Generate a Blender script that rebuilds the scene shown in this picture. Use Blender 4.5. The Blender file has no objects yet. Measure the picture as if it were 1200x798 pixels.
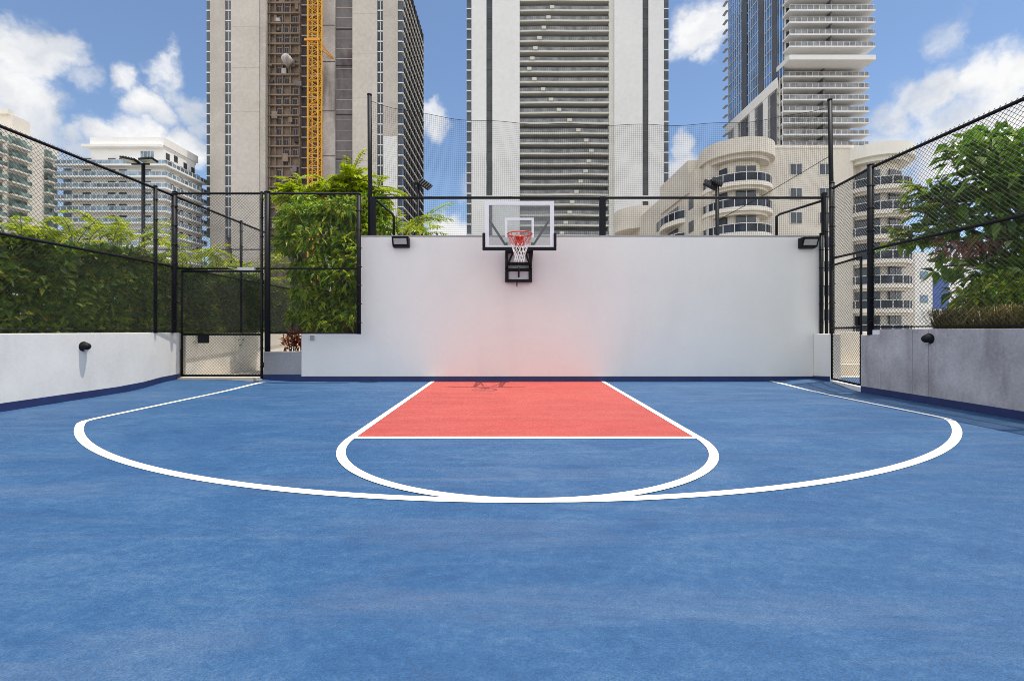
import bpy, math, random
from mathutils import Vector, Matrix, noise as mnoise

random.seed(11)
scene = bpy.context.scene
col = scene.collection
R = math.radians
F, CX, CY, EYE = 535.0, 598.0, 388.0, 1.17      # lens and eye height of the photograph


def at(px, py, Y):
    """the point that stands Y metres into the place and shows at px, py"""
    return Vector(((px - CX) / F * Y, Y, EYE + (CY - py) / F * Y))


def ax(px, Y):
    return (px - CX) / F * Y


def az(py, Y):
    return EYE + (CY - py) / F * Y


def smooth(a, b, x):
    t = max(0.0, min(1.0, (x - a) / (b - a)))
    return t * t * (3 - 2 * t)


# ------------------------------------------------------------------ materials
def new_mat(name):
    m = bpy.data.materials.new(name)
    m.use_nodes = True
    nt = m.node_tree
    return m, nt, nt.nodes['Principled BSDF'], nt.nodes['Material Output']


def N(nt, t, **kw):
    n = nt.nodes.new(t)
    for k, v in kw.items():
        if k in n.inputs.keys():
            n.inputs[k].default_value = v
        else:
            setattr(n, k, v)
    return n


def ramp(nt, fac, stops):
    r = nt.nodes.new('ShaderNodeValToRGB')
    el = r.color_ramp.elements
    while len(el) < len(stops):
        el.new(0.5)
    for e, (p, c) in zip(el, stops):
        e.position = p
        e.color = (c[0], c[1], c[2], 1)
    nt.links.new(fac, r.inputs[0])
    return r.outputs[0]


def noise_fac(nt, scale, detail=5, rough=0.6, stretch=(1, 1, 1), rot=(0, 0, 0), dist=0.0, coord='Object'):
    tc = N(nt, 'ShaderNodeTexCoord')
    mp = N(nt, 'ShaderNodeMapping')
    mp.inputs['Scale'].default_value = stretch
    mp.inputs['Rotation'].default_value = rot
    nt.links.new(tc.outputs[coord], mp.inputs[0])
    n = N(nt, 'ShaderNodeTexNoise')
    n.inputs['Scale'].default_value = scale
    n.inputs['Detail'].default_value = detail
    n.inputs['Roughness'].default_value = rough
    n.inputs['Distortion'].default_value = dist
    nt.links.new(mp.outputs[0], n.inputs['Vector'])
    return n.outputs['Fac']


def mixcol(nt, fac, a, b, mode='MIX'):
    m = N(nt, 'ShaderNodeMix', data_type='RGBA', blend_type=mode)
    for sock, v in ((m.inputs[0], fac), (m.inputs[6], a), (m.inputs[7], b)):
        if isinstance(v, (int, float)):
            sock.default_value = v
        elif isinstance(v, tuple):
            sock.default_value = (v[0], v[1], v[2], 1)
        else:
            nt.links.new(v, sock)
    return m.outputs[2]


def plain(name, c, rough=0.6, metal=0.0, var=0.12, scale=3.0, stretch=(1, 1, 1), bump=0.0, bscale=60, spec=0.5):
    m, nt, b, out = new_mat(name)
    f = noise_fac(nt, scale, 5, 0.6, stretch)
    lo = tuple(x * (1 - var) for x in c)
    hi = tuple(min(0.95, x * (1 + var)) for x in c)
    nt.links.new(ramp(nt, f, [(0.3, lo), (0.7, hi)]), b.inputs['Base Color'])
    b.inputs['Roughness'].default_value = rough
    b.inputs['Metallic'].default_value = metal
    b.inputs['Specular IOR Level'].default_value = spec
    if bump:
        bp = N(nt, 'ShaderNodeBump', Strength=bump, Distance=0.01)
        nt.links.new(noise_fac(nt, bscale, 4, 0.6), bp.inputs['Height'])
        nt.links.new(bp.outputs[0], b.inputs['Normal'])
    return m


def concrete(name, c, stain, stain_c, scale=1.2, vstretch=0.15, bump=0.15, rough=0.85, blot=0.6, grain=0.10):
    """plaster or concrete with drip stains and blotches of their own"""
    m, nt, b, out = new_mat(name)
    f1 = noise_fac(nt, scale, 8, 0.65)
    f2 = noise_fac(nt, scale * 2.2, 6, 0.6, (1, 1, vstretch))
    f3 = noise_fac(nt, scale * 14, 4, 0.6)
    base = ramp(nt, f1, [(0.3, tuple(x * (1 - 0.16 * blot) for x in c)), (0.7, tuple(min(0.95, x * (1 + 0.08 * blot)) for x in c))])
    mr = N(nt, 'ShaderNodeMapRange')
    mr.inputs['From Min'].default_value = 0.52
    mr.inputs['From Max'].default_value = 0.75
    mr.inputs['To Max'].default_value = stain
    nt.links.new(f2, mr.inputs['Value'])
    c2 = mixcol(nt, mr.outputs[0], base, stain_c)
    c3 = mixcol(nt, grain, c2, ramp(nt, f3, [(0.35, (0.2, 0.2, 0.2)), (0.65, (0.95, 0.95, 0.95))]), 'OVERLAY')
    nt.links.new(c3, b.inputs['Base Color'])
    b.inputs['Roughness'].default_value = rough
    b.inputs['Specular IOR Level'].default_value = 0.25
    bp = N(nt, 'ShaderNodeBump', Strength=bump, Distance=0.01)
    nt.links.new(noise_fac(nt, 45, 5, 0.65), bp.inputs['Height'])
    nt.links.new(bp.outputs[0], b.inputs['Normal'])
    return m


def glassy(name, c, rough=0.08, var=0.5, scale=0.3, spec=0.6, stretch=(1, 1, 1)):
    """window glass with blinds and rooms behind as patches"""
    m, nt, b, out = new_mat(name)
    f = noise_fac(nt, scale, 2, 0.5, stretch)
    nt.links.new(ramp(nt, f, [(0.35, tuple(x * (1 - var) for x in c)), (0.65, tuple(x * (1 + var) for x in c))]), b.inputs['Base Color'])
    b.inputs['Roughness'].default_value = rough
    b.inputs['Specular IOR Level'].default_value = spec
    return m


def leafmat(name, stops, trans=0.35, rough=0.45):
    m, nt, b, out = new_mat(name)
    g = N(nt, 'ShaderNodeNewGeometry')
    cr = ramp(nt, g.outputs['Random Per Island'], stops)
    big = noise_fac(nt, 2.4, 4, 0.6)
    cr = mixcol(nt, 0.6, cr, ramp(nt, big, [(0.35, (0.25, 0.25, 0.25)), (0.65, (0.75, 0.75, 0.75))]), 'OVERLAY')
    nt.links.new(cr, b.inputs['Base Color'])
    b.inputs['Roughness'].default_value = rough
    b.inputs['Specular IOR Level'].default_value = 0.4
    tr = N(nt, 'ShaderNodeBsdfTranslucent')
    nt.links.new(cr, tr.inputs['Color'])
    mx = N(nt, 'ShaderNodeMixShader')
    mx.inputs[0].default_value = trans
    nt.links.new(b.outputs[0], mx.inputs[1])
    nt.links.new(tr.outputs[0], mx.inputs[2])
    nt.links.new(mx.outputs[0], out.inputs['Surface'])
    return m


def court_paint(name, dark, mid, light, worn):
    """rolled acrylic court paint: roller clouds, rubbed patches, scuffs and grain"""
    m, nt, b, out = new_mat(name)
    f1 = noise_fac(nt, 0.55, 10, 0.68, (1, 1.5, 1), (0, 0, 0.5), 0.8)
    f2 = noise_fac(nt, 2.3, 8, 0.7, (1, 2.2, 1), (0, 0, -0.7), 1.2)
    f3 = noise_fac(nt, 17, 9, 0.78, (1, 1.25, 1), (0, 0, 0.4))
    f4 = noise_fac(nt, 1.1, 9, 0.7, (0.35, 2.6, 1), (0, 0, 0.95), 0.6)
    a = N(nt, 'ShaderNodeMath', operation='MULTIPLY_ADD')
    nt.links.new(f2, a.inputs[0]); a.inputs[1].default_value = 0.55
    h = N(nt, 'ShaderNodeMath', operation='MULTIPLY'); nt.links.new(f1, h.inputs[0]); h.inputs[1].default_value = 0.7
    nt.links.new(h.outputs[0], a.inputs[2])
    a2 = N(nt, 'ShaderNodeMath', operation='MULTIPLY_ADD')
    nt.links.new(f3, a2.inputs[0]); a2.inputs[1].default_value = 0.75
    nt.links.new(a.outputs[0], a2.inputs[2])
    base = ramp(nt, a2.outputs[0], [(0.70, dark), (0.92, mid), (1.0, mid), (1.0, light)])
    base.node.color_ramp.elements[2].position = 0.98
    mr0 = N(nt, 'ShaderNodeMapRange'); mr0.inputs['From Min'].default_value = 0.80; mr0.inputs['From Max'].default_value = 1.22
    nt.links.new(a2.outputs[0], mr0.inputs['Value'])
    base = ramp(nt, mr0.outputs[0], [(0.1, dark), (0.5, mid), (0.95, light)])
    mr = N(nt, 'ShaderNodeMapRange')
    mr.inputs['From Min'].default_value = 0.5
    mr.inputs['From Max'].default_value = 0.74
    mr.inputs['To Max'].default_value = 0.40
    nt.links.new(f4, mr.inputs['Value'])
    c = mixcol(nt, mr.outputs[0], base, worn)
    # pale specks of chipped paint
    v = noise_fac(nt, 60, 3, 0.8)
    mr2 = N(nt, 'ShaderNodeMapRange')
    mr2.inputs['From Min'].default_value = 0.70
    mr2.inputs['From Max'].default_value = 0.80
    mr2.inputs['To Max'].default_value = 0.35
    nt.links.new(v, mr2.inputs['Value'])
    c = mixcol(nt, mr2.outputs[0], c, (0.45, 0.5, 0.58))
    g = noise_fac(nt, 190, 3, 0.7)
    c = mixcol(nt, 0.5, c, ramp(nt, g, [(0.3, (0.12, 0.12, 0.12)), (0.7, (0.88, 0.88, 0.88))]), 'OVERLAY')
    g2 = noise_fac(nt, 75, 4, 0.7)
    c = mixcol(nt, 0.35, c, ramp(nt, g2, [(0.32, (0.15, 0.15, 0.15)), (0.68, (0.85, 0.85, 0.85))]), 'OVERLAY')
    nt.links.new(c, b.inputs['Base Color'])
    b.inputs['Roughness'].default_value = 0.58
    b.inputs['Specular IOR Level'].default_value = 0.55
    bp = N(nt, 'ShaderNodeBump', Strength=0.7, Distance=0.006)
    nt.links.new(noise_fac(nt, 120, 5, 0.7), bp.inputs['Height'])
    nt.links.new(bp.outputs[0], b.inputs['Normal'])
    return m


M = {}
M['blue'] = court_paint('court blue', (0.010, 0.064, 0.170), (0.019, 0.087, 0.206), (0.052, 0.125, 0.240), (0.14, 0.178, 0.25))
M['red'] = court_paint('court red', (0.38, 0.046, 0.034), (0.44, 0.060, 0.044), (0.48, 0.080, 0.060), (0.47, 0.13, 0.105))
M['line'] = concrete('line paint', (0.80, 0.79, 0.77), 0.45, (0.50, 0.53, 0.58), 3.0, 1.0, 0.3, 0.7, 0.5)
M['band'] = plain('navy band paint', (0.018, 0.032, 0.115), 0.6, var=0.2, scale=4, bump=0.1)
M['wall_back'] = concrete('white painted wall', (0.81, 0.79, 0.735), 0.20, (0.66, 0.63, 0.60), 0.7, 0.25, 0.02, blot=0.25, grain=0.04)
M['wall_left'] = concrete('white stucco', (0.82, 0.785, 0.715), 0.20, (0.50, 0.47, 0.43), 1.1, 0.4, 0.25, blot=0.6)
M['wall_right'] = concrete('raw concrete', (0.47, 0.45, 0.445), 0.85, (0.26, 0.235, 0.235), 1.7, 0.22, 0.35, blot=2.0, grain=0.13)
M['wall_joint'] = plain('concrete joint', (0.27, 0.25, 0.25), 0.9, var=0.3, scale=6)
M['wall_grey'] = concrete('grey render', (0.34, 0.34, 0.345), 0.2, (0.27, 0.26, 0.26), 2, 0.3, 0.2)
M['cream'] = concrete('cream stucco', (0.86, 0.78, 0.65), 0.2, (0.55, 0.47, 0.38), 1.5, 0.4, 0.1)
M['path'] = concrete('pale paving', (0.62, 0.55, 0.45), 0.2, (0.45, 0.40, 0.33), 1.5, 1, 0.1)
M['black'] = plain('black powder coat', (0.008, 0.008, 0.010), 0.55, var=0.25, scale=12, spec=0.2)
M['wire'] = plain('black vinyl wire', (0.018, 0.019, 0.020), 0.4, var=0.1, spec=0.5)
M['twine'] = plain('black netting twine', (0.015, 0.016, 0.02), 0.9, var=0.1)
M['lens'] = plain('lamp glass', (0.42, 0.42, 0.38), 0.2, var=0.1)
M['steel'] = plain('brushed aluminium', (0.62, 0.62, 0.62), 0.35, 0.6, var=0.1)
M['panel_grey'] = plain('grey mount panel', (0.60, 0.59, 0.60), 0.5, var=0.1)
M['white_frame'] = plain('white frame paint', (0.78, 0.78, 0.79), 0.5, var=0.04)
M['rim'] = plain('orange red enamel', (0.62, 0.07, 0.045), 0.4, var=0.08)
M['cord_red'] = plain('red net cord', (0.62, 0.09, 0.07), 0.8, var=0.1)
M['cord_white'] = plain('white net cord', (0.80, 0.78, 0.75), 0.8, var=0.06)
M['soil'] = plain('soil', (0.07, 0.05, 0.035), 0.95, var=0.4, scale=5, bump=0.5)
M['asphalt'] = plain('city ground', (0.34, 0.315, 0.28), 0.95, var=0.5, scale=0.02)
M['podium'] = plain('podium concrete', (0.45, 0.43, 0.40), 0.9, var=0.12, scale=0.6)
M['bark'] = plain('bark', (0.12, 0.085, 0.06), 0.9, var=0.35, scale=8, bump=0.6, bscale=25)
M['cane'] = plain('green cane', (0.16, 0.16, 0.06), 0.7, var=0.35, scale=8)
M['tower_white'] = concrete('tower white paint', (0.71, 0.70, 0.68), 0.10, (0.62, 0.60, 0.57), 0.05, 0.2, 0.0, blot=0.4)
M['tower_cream'] = concrete('balcony cream', (0.58, 0.57, 0.51), 0.1, (0.5, 0.48, 0.4), 0.2, 0.3, 0.0, blot=0.4)
M['tower_conc'] = concrete('tower concrete', (0.495, 0.45, 0.395), 0.45, (0.38, 0.33, 0.29), 0.12, 0.08, 0.0, blot=1.1)
M['tower_conc2'] = concrete('tower pale concrete', (0.55, 0.505, 0.445), 0.3, (0.44, 0.40, 0.36), 0.06, 0.3, 0.0, blot=0.8)
M['shaft'] = concrete('stained shaft concrete', (0.46, 0.43, 0.40), 1.0, (0.085, 0.06, 0.06), 0.10, 0.12, 0.0, blot=2.4)
M['shaft_dark'] = concrete('dark blotched concrete', (0.19, 0.175, 0.175), 1.0, (0.045, 0.03, 0.036), 0.09, 0.25, 0.0, blot=2.4)  # dark purple grey base with near black blotches, right part of the shaft
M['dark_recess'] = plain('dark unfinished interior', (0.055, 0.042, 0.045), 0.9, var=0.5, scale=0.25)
M['rust'] = concrete('rusty formwork', (0.245, 0.185, 0.14), 0.95, (0.105, 0.085, 0.075), 0.35, 0.5, 0.0, blot=2.2)
M['yellow'] = plain('crane yellow', (0.72, 0.36, 0.012), 0.45, var=0.12, scale=1)
M['orange'] = plain('orange tie', (0.66, 0.30, 0.03), 0.5, var=0.12)
M['glass_dark'] = glassy('dark window glass', (0.035, 0.045, 0.055), 0.1, 0.5, 0.4)
M['glass_blue'] = glassy('blue curtain glass', (0.065, 0.19, 0.44), 0.03, 0.5, 0.15, 1.0)
M['glass_side'] = glassy('grey blue side glass', (0.06, 0.09, 0.15), 0.06, 0.6, 0.12, 0.8)
M['glass_strip'] = glassy('smoked glass strip', (0.045, 0.050, 0.050), 0.15, 0.35, 0.25, 0.4)
M['glass_green'] = glassy('green glass', (0.14, 0.21, 0.19), 0.1, 0.6, 0.4)
M['glass_aqua'] = glassy('aqua balcony glass', (0.20, 0.29, 0.37), 0.1, 0.5, 0.5)
M['rail_grey'] = glassy('grey balcony glass', (0.19, 0.19, 0.19), 0.25, 0.4, 0.5)
M['rail_navy'] = glassy('dark balcony glass', (0.022, 0.028, 0.042), 0.15, 0.6, 0.7, 0.3)
M['mullion'] = plain('white mullion', (0.66, 0.66, 0.64), 0.5, var=0.05)
M['pier_dark'] = plain('charcoal pier', (0.10, 0.10, 0.105), 0.6, var=0.2, scale=0.2)
M['slab'] = plain('pale slab', (0.74, 0.71, 0.63), 0.8, var=0.1, scale=0.3)
M['beige'] = concrete('warm beige stucco', (0.66, 0.605, 0.52), 0.2, (0.50, 0.41, 0.32), 0.25, 0.3, 0.0, blot=0.5)
M['beige_pale'] = concrete('pale beige stucco', (0.77, 0.715, 0.62), 0.2, (0.56, 0.48, 0.39), 0.25, 0.3, 0.0, blot=0.5)
M['bwhite'] = concrete('white building paint', (0.86, 0.84, 0.80), 0.15, (0.62, 0.58, 0.53), 0.12, 0.3, 0.0, blot=0.4)
M['abeige'] = concrete('sand building paint', (0.70, 0.65, 0.57), 0.2, (0.48, 0.42, 0.34), 0.12, 0.3, 0.0, blot=0.5)
M['blue_panel'] = plain('blue panel', (0.06, 0.12, 0.36), 0.6, var=0.1)
M['leaf_hedge'] = leafmat('hedge leaves', [(0.0, (0.034, 0.085, 0.008)), (0.5, (0.088, 0.16, 0.011)), (0.84, (0.18, 0.255, 0.017)), (0.97, (0.36, 0.38, 0.025)), (1.0, (0.26, 0.12, 0.03))], 0.25)
M['leaf_bright'] = leafmat('lime leaves', [(0.0, (0.20, 0.30, 0.008)), (0.5, (0.40, 0.49, 0.014)), (1.0, (0.58, 0.60, 0.025))], 0.45)
M['leaf_mid'] = leafmat('mango leaves', [(0.0, (0.05, 0.13, 0.010)), (0.35, (0.16, 0.29, 0.016)), (0.75, (0.34, 0.44, 0.025)), (0.95, (0.46, 0.50, 0.035)), (1.0, (0.38, 0.12, 0.03))], 0.45)
M['leaf_dark'] = leafmat('glossy dark leaves', [(0.0, (0.05, 0.13, 0.012)), (0.5, (0.14, 0.28, 0.024)), (0.85, (0.27, 0.42, 0.04)), (1.0, (0.42, 0.48, 0.22))], 0.45, 0.28)
M['leaf_brown'] = leafmat('dry leaves', [(0.0, (0.24, 0.09, 0.05)), (1.0, (0.46, 0.22, 0.15))], 0.3)
M['leaf_red'] = leafmat('croton leaves', [(0.0, (0.16, 0.02, 0.012)), (0.6, (0.34, 0.05, 0.02)), (1.0, (0.35, 0.22, 0.03))], 0.35)
M['straw'] = leafmat('dry grass', [(0.0, (0.06, 0.075, 0.008)), (0.6, (0.15, 0.12, 0.016)), (1.0, (0.26, 0.18, 0.035))], 0.3)


def clear_glass():
    m, nt, b, out = new_mat('backboard glass')
    t = N(nt, 'ShaderNodeBsdfTransparent')
    t.inputs[0].default_value = (0.84, 0.86, 0.86, 1)
    gl = N(nt, 'ShaderNodeBsdfGlossy')
    gl.inputs['Roughness'].default_value = 0.03
    df = N(nt, 'ShaderNodeBsdfDiffuse')
    df.inputs[0].default_value = (0.6, 0.6, 0.6, 1)
    fr = N(nt, 'ShaderNodeFresnel', IOR=1.45)
    m1 = N(nt, 'ShaderNodeMixShader'); m1.inputs[0].default_value = 0.08
    m2 = N(nt, 'ShaderNodeMixShader')
    nt.links.new(t.outputs[0], m1.inputs[1]); nt.links.new(df.outputs[0], m1.inputs[2])
    nt.links.new(fr.outputs[0], m2.inputs[0])
    nt.links.new(m1.outputs[0], m2.inputs[1]); nt.links.new(gl.outputs[0], m2.inputs[2])
    nt.links.new(m2.outputs[0], out.inputs['Surface'])
    return m


M['clear'] = clear_glass()

# ------------------------------------------------------------------ building helpers
ORG = {}


class MB:
    def __init__(s):
        s.v, s.f, s.mi = [], [], []
        s.cur = 0

    def add(s, vs, fs):
        b = len(s.v)
        s.v += [Vector(v) for v in vs]
        for f in fs:
            s.f.append([i + b for i in f])
            s.mi.append(s.cur)
        return s

    def box(s, x0, x1, y0, y1, z0, z1):
        return s.add([(x0, y0, z0), (x1, y0, z0), (x1, y1, z0), (x0, y1, z0), (x0, y0, z1), (x1, y0, z1), (x1, y1, z1), (x0, y1, z1)],
                     [(0, 3, 2, 1), (4, 5, 6, 7), (0, 1, 5, 4), (1, 2, 6, 5), (2, 3, 7, 6), (3, 0, 4, 7)])

    def obox(s, mat, sx, sy, sz):
        vs = [mat @ Vector((x * sx / 2, y * sy / 2, z * sz / 2)) for z in (-1, 1) for x, y in ((-1, -1), (1, -1), (1, 1), (-1, 1))]
        return s.add(vs, [(0, 3, 2, 1), (4, 5, 6, 7), (0, 1, 5, 4), (1, 2, 6, 5), (2, 3, 7, 6), (3, 0, 4, 7)])

    def wallseg(s, a, b, thick, z0, z1, z1b=None):
        """a straight wall from a to b (x, y); thickness to the right of the direction of travel"""
        a, b = Vector(a), Vector(b)
        d = (b - a).normalized()
        n = Vector((d.y, -d.x)) * thick
        t2 = z1 if z1b is None else z1b
        p = [a, b, b + n, a + n]
        return s.add([(*p[0], z0), (*p[1], z0), (*p[2], z0), (*p[3], z0), (*p[0], z1), (*p[1], t2), (*p[2], t2), (*p[3], z1)],
                     [(0, 1, 2, 3), (7, 6, 5, 4), (4, 5, 1, 0), (5, 6, 2, 1), (6, 7, 3, 2), (7, 4, 0, 3)])

    def prism(s, pts, z0, z1):
        n = len(pts)
        return s.add([(x, y, z0) for x, y in pts] + [(x, y, z1) for x, y in pts],
                     [tuple(range(n))[::-1], tuple(range(n, 2 * n))] + [(i, (i + 1) % n, n + (i + 1) % n, n + i) for i in range(n)])

    def tube(s, pts, r, n=6, cap=True, rads=None, closed=False):
        pts = [Vector(p) for p in pts]
        k = len(pts)
        base = len(s.v)
        up = None
        for i, p in enumerate(pts):
            if closed:
                d = pts[(i + 1) % k] - pts[i - 1]
            else:
                d = pts[min(i + 1, k - 1)] - pts[max(i - 1, 0)]
            d.normalize()
            if up is None:
                up = Vector((0, 0, 1)) if abs(d.z) < 0.95 else Vector((0, 1, 0))
            u = d.cross(up)
            if u.length < 1e-5:
                u = d.orthogonal()
            u.normalize()
            w = u.cross(d)
            up = w
            rr = rads[i] if rads else r
            for j in range(n):
                a = 2 * math.pi * (j + 0.5) / n
                s.v.append(p + u * (math.cos(a) * rr) + w * (math.sin(a) * rr))
        for i in range(k if closed else k - 1):
            for j in range(n):
                a, b2 = base + i * n + j, base + i * n + (j + 1) % n
                i2 = (i + 1) % k
                c, d2 = base + i2 * n + (j + 1) % n, base + i2 * n + j
                s.f.append([a, b2, c, d2]); s.mi.append(s.cur)
        if cap and not closed:
            s.f.append([base + j for j in range(n)][::-1]); s.mi.append(s.cur)
            s.f.append([base + (k - 1) * n + j for j in range(n)]); s.mi.append(s.cur)
        return s

    def build(s, name, mat, parent=None, smooth_=False, bevel=0.0, org=None):
        o0 = ORG.get(parent.name, Vector((0, 0, 0))) if parent else Vector(org or (0, 0, 0))
        me = bpy.data.meshes.new(name)
        me.from_pydata([v - o0 for v in s.v], [], s.f)
        mats = mat if isinstance(mat, (list, tuple)) else [mat]
        for m in mats:
            me.materials.append(m)
        if len(mats) > 1:
            me.polygons.foreach_set('material_index', s.mi)
        if smooth_:
            me.polygons.foreach_set('use_smooth', [True] * len(me.polygons))
        me.update()
        o = bpy.data.objects.new(name, me)
        col.objects.link(o)
        if parent:
            o.parent = parent
        else:
            o.location = o0
        ORG[o.name] = o0
        if bevel:
            bv = o.modifiers.new('Bevel', 'BEVEL')
            bv.width = bevel
            bv.segments = 2
            bv.limit_method = 'ANGLE'
        return o


def tag(o, label=None, cat=None, group=None, kind=None):
    if label: o['label'] = label
    if cat: o['category'] = cat
    if group: o['group'] = group
    if kind: o['kind'] = kind
    return o


def thing(name, loc, label, cat, group=None):
    o = bpy.data.objects.new(name, None)
    o.empty_display_size = 0.3
    o.location = loc
    col.objects.link(o)
    ORG[o.name] = Vector(loc)
    return tag(o, label, cat, group)


def dup(o, off, parent=None):
    """a copy of one part moved by off, with its own sub-parts"""
    c = o.copy()
    col.objects.link(c)
    c.parent = parent or o.parent
    if parent is None or parent is o.parent:
        c.location = Vector(o.location) + Vector(off)
    ORG[c.name] = ORG[o.name]
    for ch in list(o.children):
        d = ch.copy()
        col.objects.link(d)
        d.parent = c
    return c


# ------------------------------------------------------------------ court floor
def floor_z(x, y):
    # the paving is laid up to the sill of each gate
    a = 0.085 * smooth(8.7, 10.1, y) * smooth(-5.0, -6.6, x)
    b = 0.06 * smooth(9.0, 10.3, y) * smooth(5.9, 6.9, x)
    return a + b


mb = MB()
xs = [-9 + 0.2 * i for i in range(91)]
ys = [-9 + 0.2 * i for i in range(101)]
vs = [(x, y, floor_z(x, y)) for y in ys for x in xs]
nx = len(xs)
mb.add(vs, [(j * nx + i, j * nx + i + 1, (j + 1) * nx + i + 1, (j + 1) * nx + i) for j in range(len(ys) - 1) for i in range(nx - 1)])
o = tag(mb.build('court_floor', M['blue'], smooth_=True), 'blue painted basketball court floor with worn patches', 'court floor', kind='structure')


def strip(path, w, name, mat, label, lift=0.005, closed=False):
    m = MB()
    L = []
    for i, p in enumerate(path):
        a = Vector(path[max(i - 1, 0)]); b = Vector(path[min(i + 1, len(path) - 1)])
        d = (b - a).normalized()
        n = Vector((-d.y, d.x)) * (w / 2)
        p = Vector(p)
        L += [p + n, p - n]
    m.add([(q.x, q.y, floor_z(q.x, q.y) + lift) for q in L], [(2 * i + 1, 2 * i + 3, 2 * i + 2, 2 * i) for i in range(len(path) - 1)])
    return tag(m.build(name, mat), label, 'court marking', kind='structure')


WALL_Y = 10.63
FTY = 5.01
# red key
m = MB()
n = 14
pts = []
for j in range(n + 1):
    y = FTY + (WALL_Y - FTY) * j / n
    t = j / n
    pts += [(-1.738 - .062 * t, y, 0.0022), (2.062 + .088 * t, y, 0.0022)]
m.add(pts, [(2 * j, 2 * j + 1, 2 * j + 3, 2 * j + 2) for j in range(n)])
tag(m.build('court_key', M['red']), 'coral red painted key in front of the white wall', 'court marking', kind='structure')
# key sides and the half circle in one continuous line
WX0, WX1 = -1.80, 2.15       # key half a hand wider at the wall
FX0, FX1 = -1.738, 2.062
kp = [(WX0 + (FX0 - WX0) * i / 10, WALL_Y - 0.01 - (WALL_Y - FTY) * i / 10) for i in range(10)]
kc = (FX0 + FX1) / 2
kh = (FX1 - FX0) / 2
kp += [(kc - kh * math.cos(math.pi * i / 60), FTY - 1.86 * math.sin(math.pi * i / 60)) for i in range(61)]
kp += [(FX1 + (WX1 - FX1) * i / 10, FTY + (WALL_Y - 0.01 - FTY) * i / 10) for i in range(1, 11)]
strip(kp, 0.086, 'key_line', M['line'], 'white line round the red key with its half circle', 0.0060)
strip([(FX0 + 0.046, FTY), (kc, FTY), (FX1 - 0.046, FTY)], 0.088, 'free_throw_line', M['line'], 'straight white free throw line at the red key')
# three point line
tc, bot, Rr = 0.09, 3.15, 7.12
cyy = bot + Rr
sxl, sxr = -5.55, 5.84
al, ar = math.asin((tc - sxl) / Rr), math.asin((sxr - tc) / Rr)
arc = [(tc + Rr * math.sin(-al + (al + ar) * i / 90), cyy - Rr * math.cos(-al + (al + ar) * i / 90)) for i in range(91)]
tp = [(sxl, 10.3 - (10.3 - arc[0][1]) * i / 24) for i in range(24)] + arc + [(sxr + .22 * smooth(8.0, 10.7, arc[-1][1] + (10.6 - arc[-1][1]) * i / 24), arc[-1][1] + (10.6 - arc[-1][1]) * i / 24) for i in range(1, 25)]
for _ in range(1):
    tp = [tp[0]] + [tuple((Vector(tp[i - 1]) + 2 * Vector(tp[i]) + Vector(tp[i + 1])) / 4) for i in range(1, len(tp) - 1)] + [tp[-1]]
strip(tp, 0.086, 'three_point_line', M['line'], 'long curved white three point line', 0.0042)

# ground, podium
m = MB(); m.add([(-4000, -4000, -25), (4000, -4000, -25), (4000, 4000, -25), (-4000, 4000, -25)], [(0, 1, 2, 3)])
tag(m.build('ground', M['asphalt']), 'street level ground far below the court', 'ground', kind='structure')
m = MB(); m.box(-24, 24, -16, 26, -24.99, -0.06)
tag(m.build('podium_deck', M['podium']), 'raised deck that carries the court', 'deck', kind='structure')
m = MB(); m.box(-7.4, -3.0, 10.98, 16.4, -0.05, 0.02)
tag(m.build('walkway', M['path']), 'pale paved walkway behind the left gate', 'path', kind='structure')
m = MB(); m.box(7.02, 11.5, 8.21, 14, -0.05, 0.02)
tag(m.build('side_path', M['path']), 'pale paved strip behind the right gate', 'path', kind='structure')

# ------------------------------------------------------------------ walls
LX, RX = -7.38, 6.72
GL_Y = 10.32          # plane of the left gate
# left wall
root = thing('low_wall', (LX, 6, 0), 'long low white stucco wall on the left with a dome lamp', 'wall')
m = MB()
m.prism([(LX - 0.25, -6), (LX, -6), (LX, 9.2), (-7.47, GL_Y), (LX - 0.34, GL_Y)], -0.05, 1.135)
m.build('wall_face', M['wall_left'], root, bevel=0.012)
m = MB()
pth = [(LX, -6), (LX, 8.0), (LX, 8.6), (LX, 9.2), (-7.42, 9.7), (-7.47, GL_Y)]
for i in range(len(pth) - 1):
    (x0, y0), (x1, y1) = pth[i], pth[i + 1]
    za, zb = floor_z(x0 + .1, y0), floor_z(x1 + .1, y1)
    m.add([(x0 + .004, y0, za - .03), (x1 + .004, y1, zb - .03), (x1 + .004, y1, zb + .125), (x0 + .004, y0, za + .125)], [(0, 1, 2, 3)])
m.build('painted_band', M['band'], root)
# left wall carries on behind the gate
root = thing('garden_wall', (-7.5, 13, 0), 'cream wall along the walkway behind the left gate', 'wall')
m = MB(); m.prism([(-7.9, GL_Y + .32), (-7.56, GL_Y + .32), (-7.5, 16.4), (-3.0, 16.4), (-3.0, 16.65), (-7.9, 16.65)], -0.05, 1.11)
m.build('wall_face', M['cream'], root, bevel=0.012)

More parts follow.
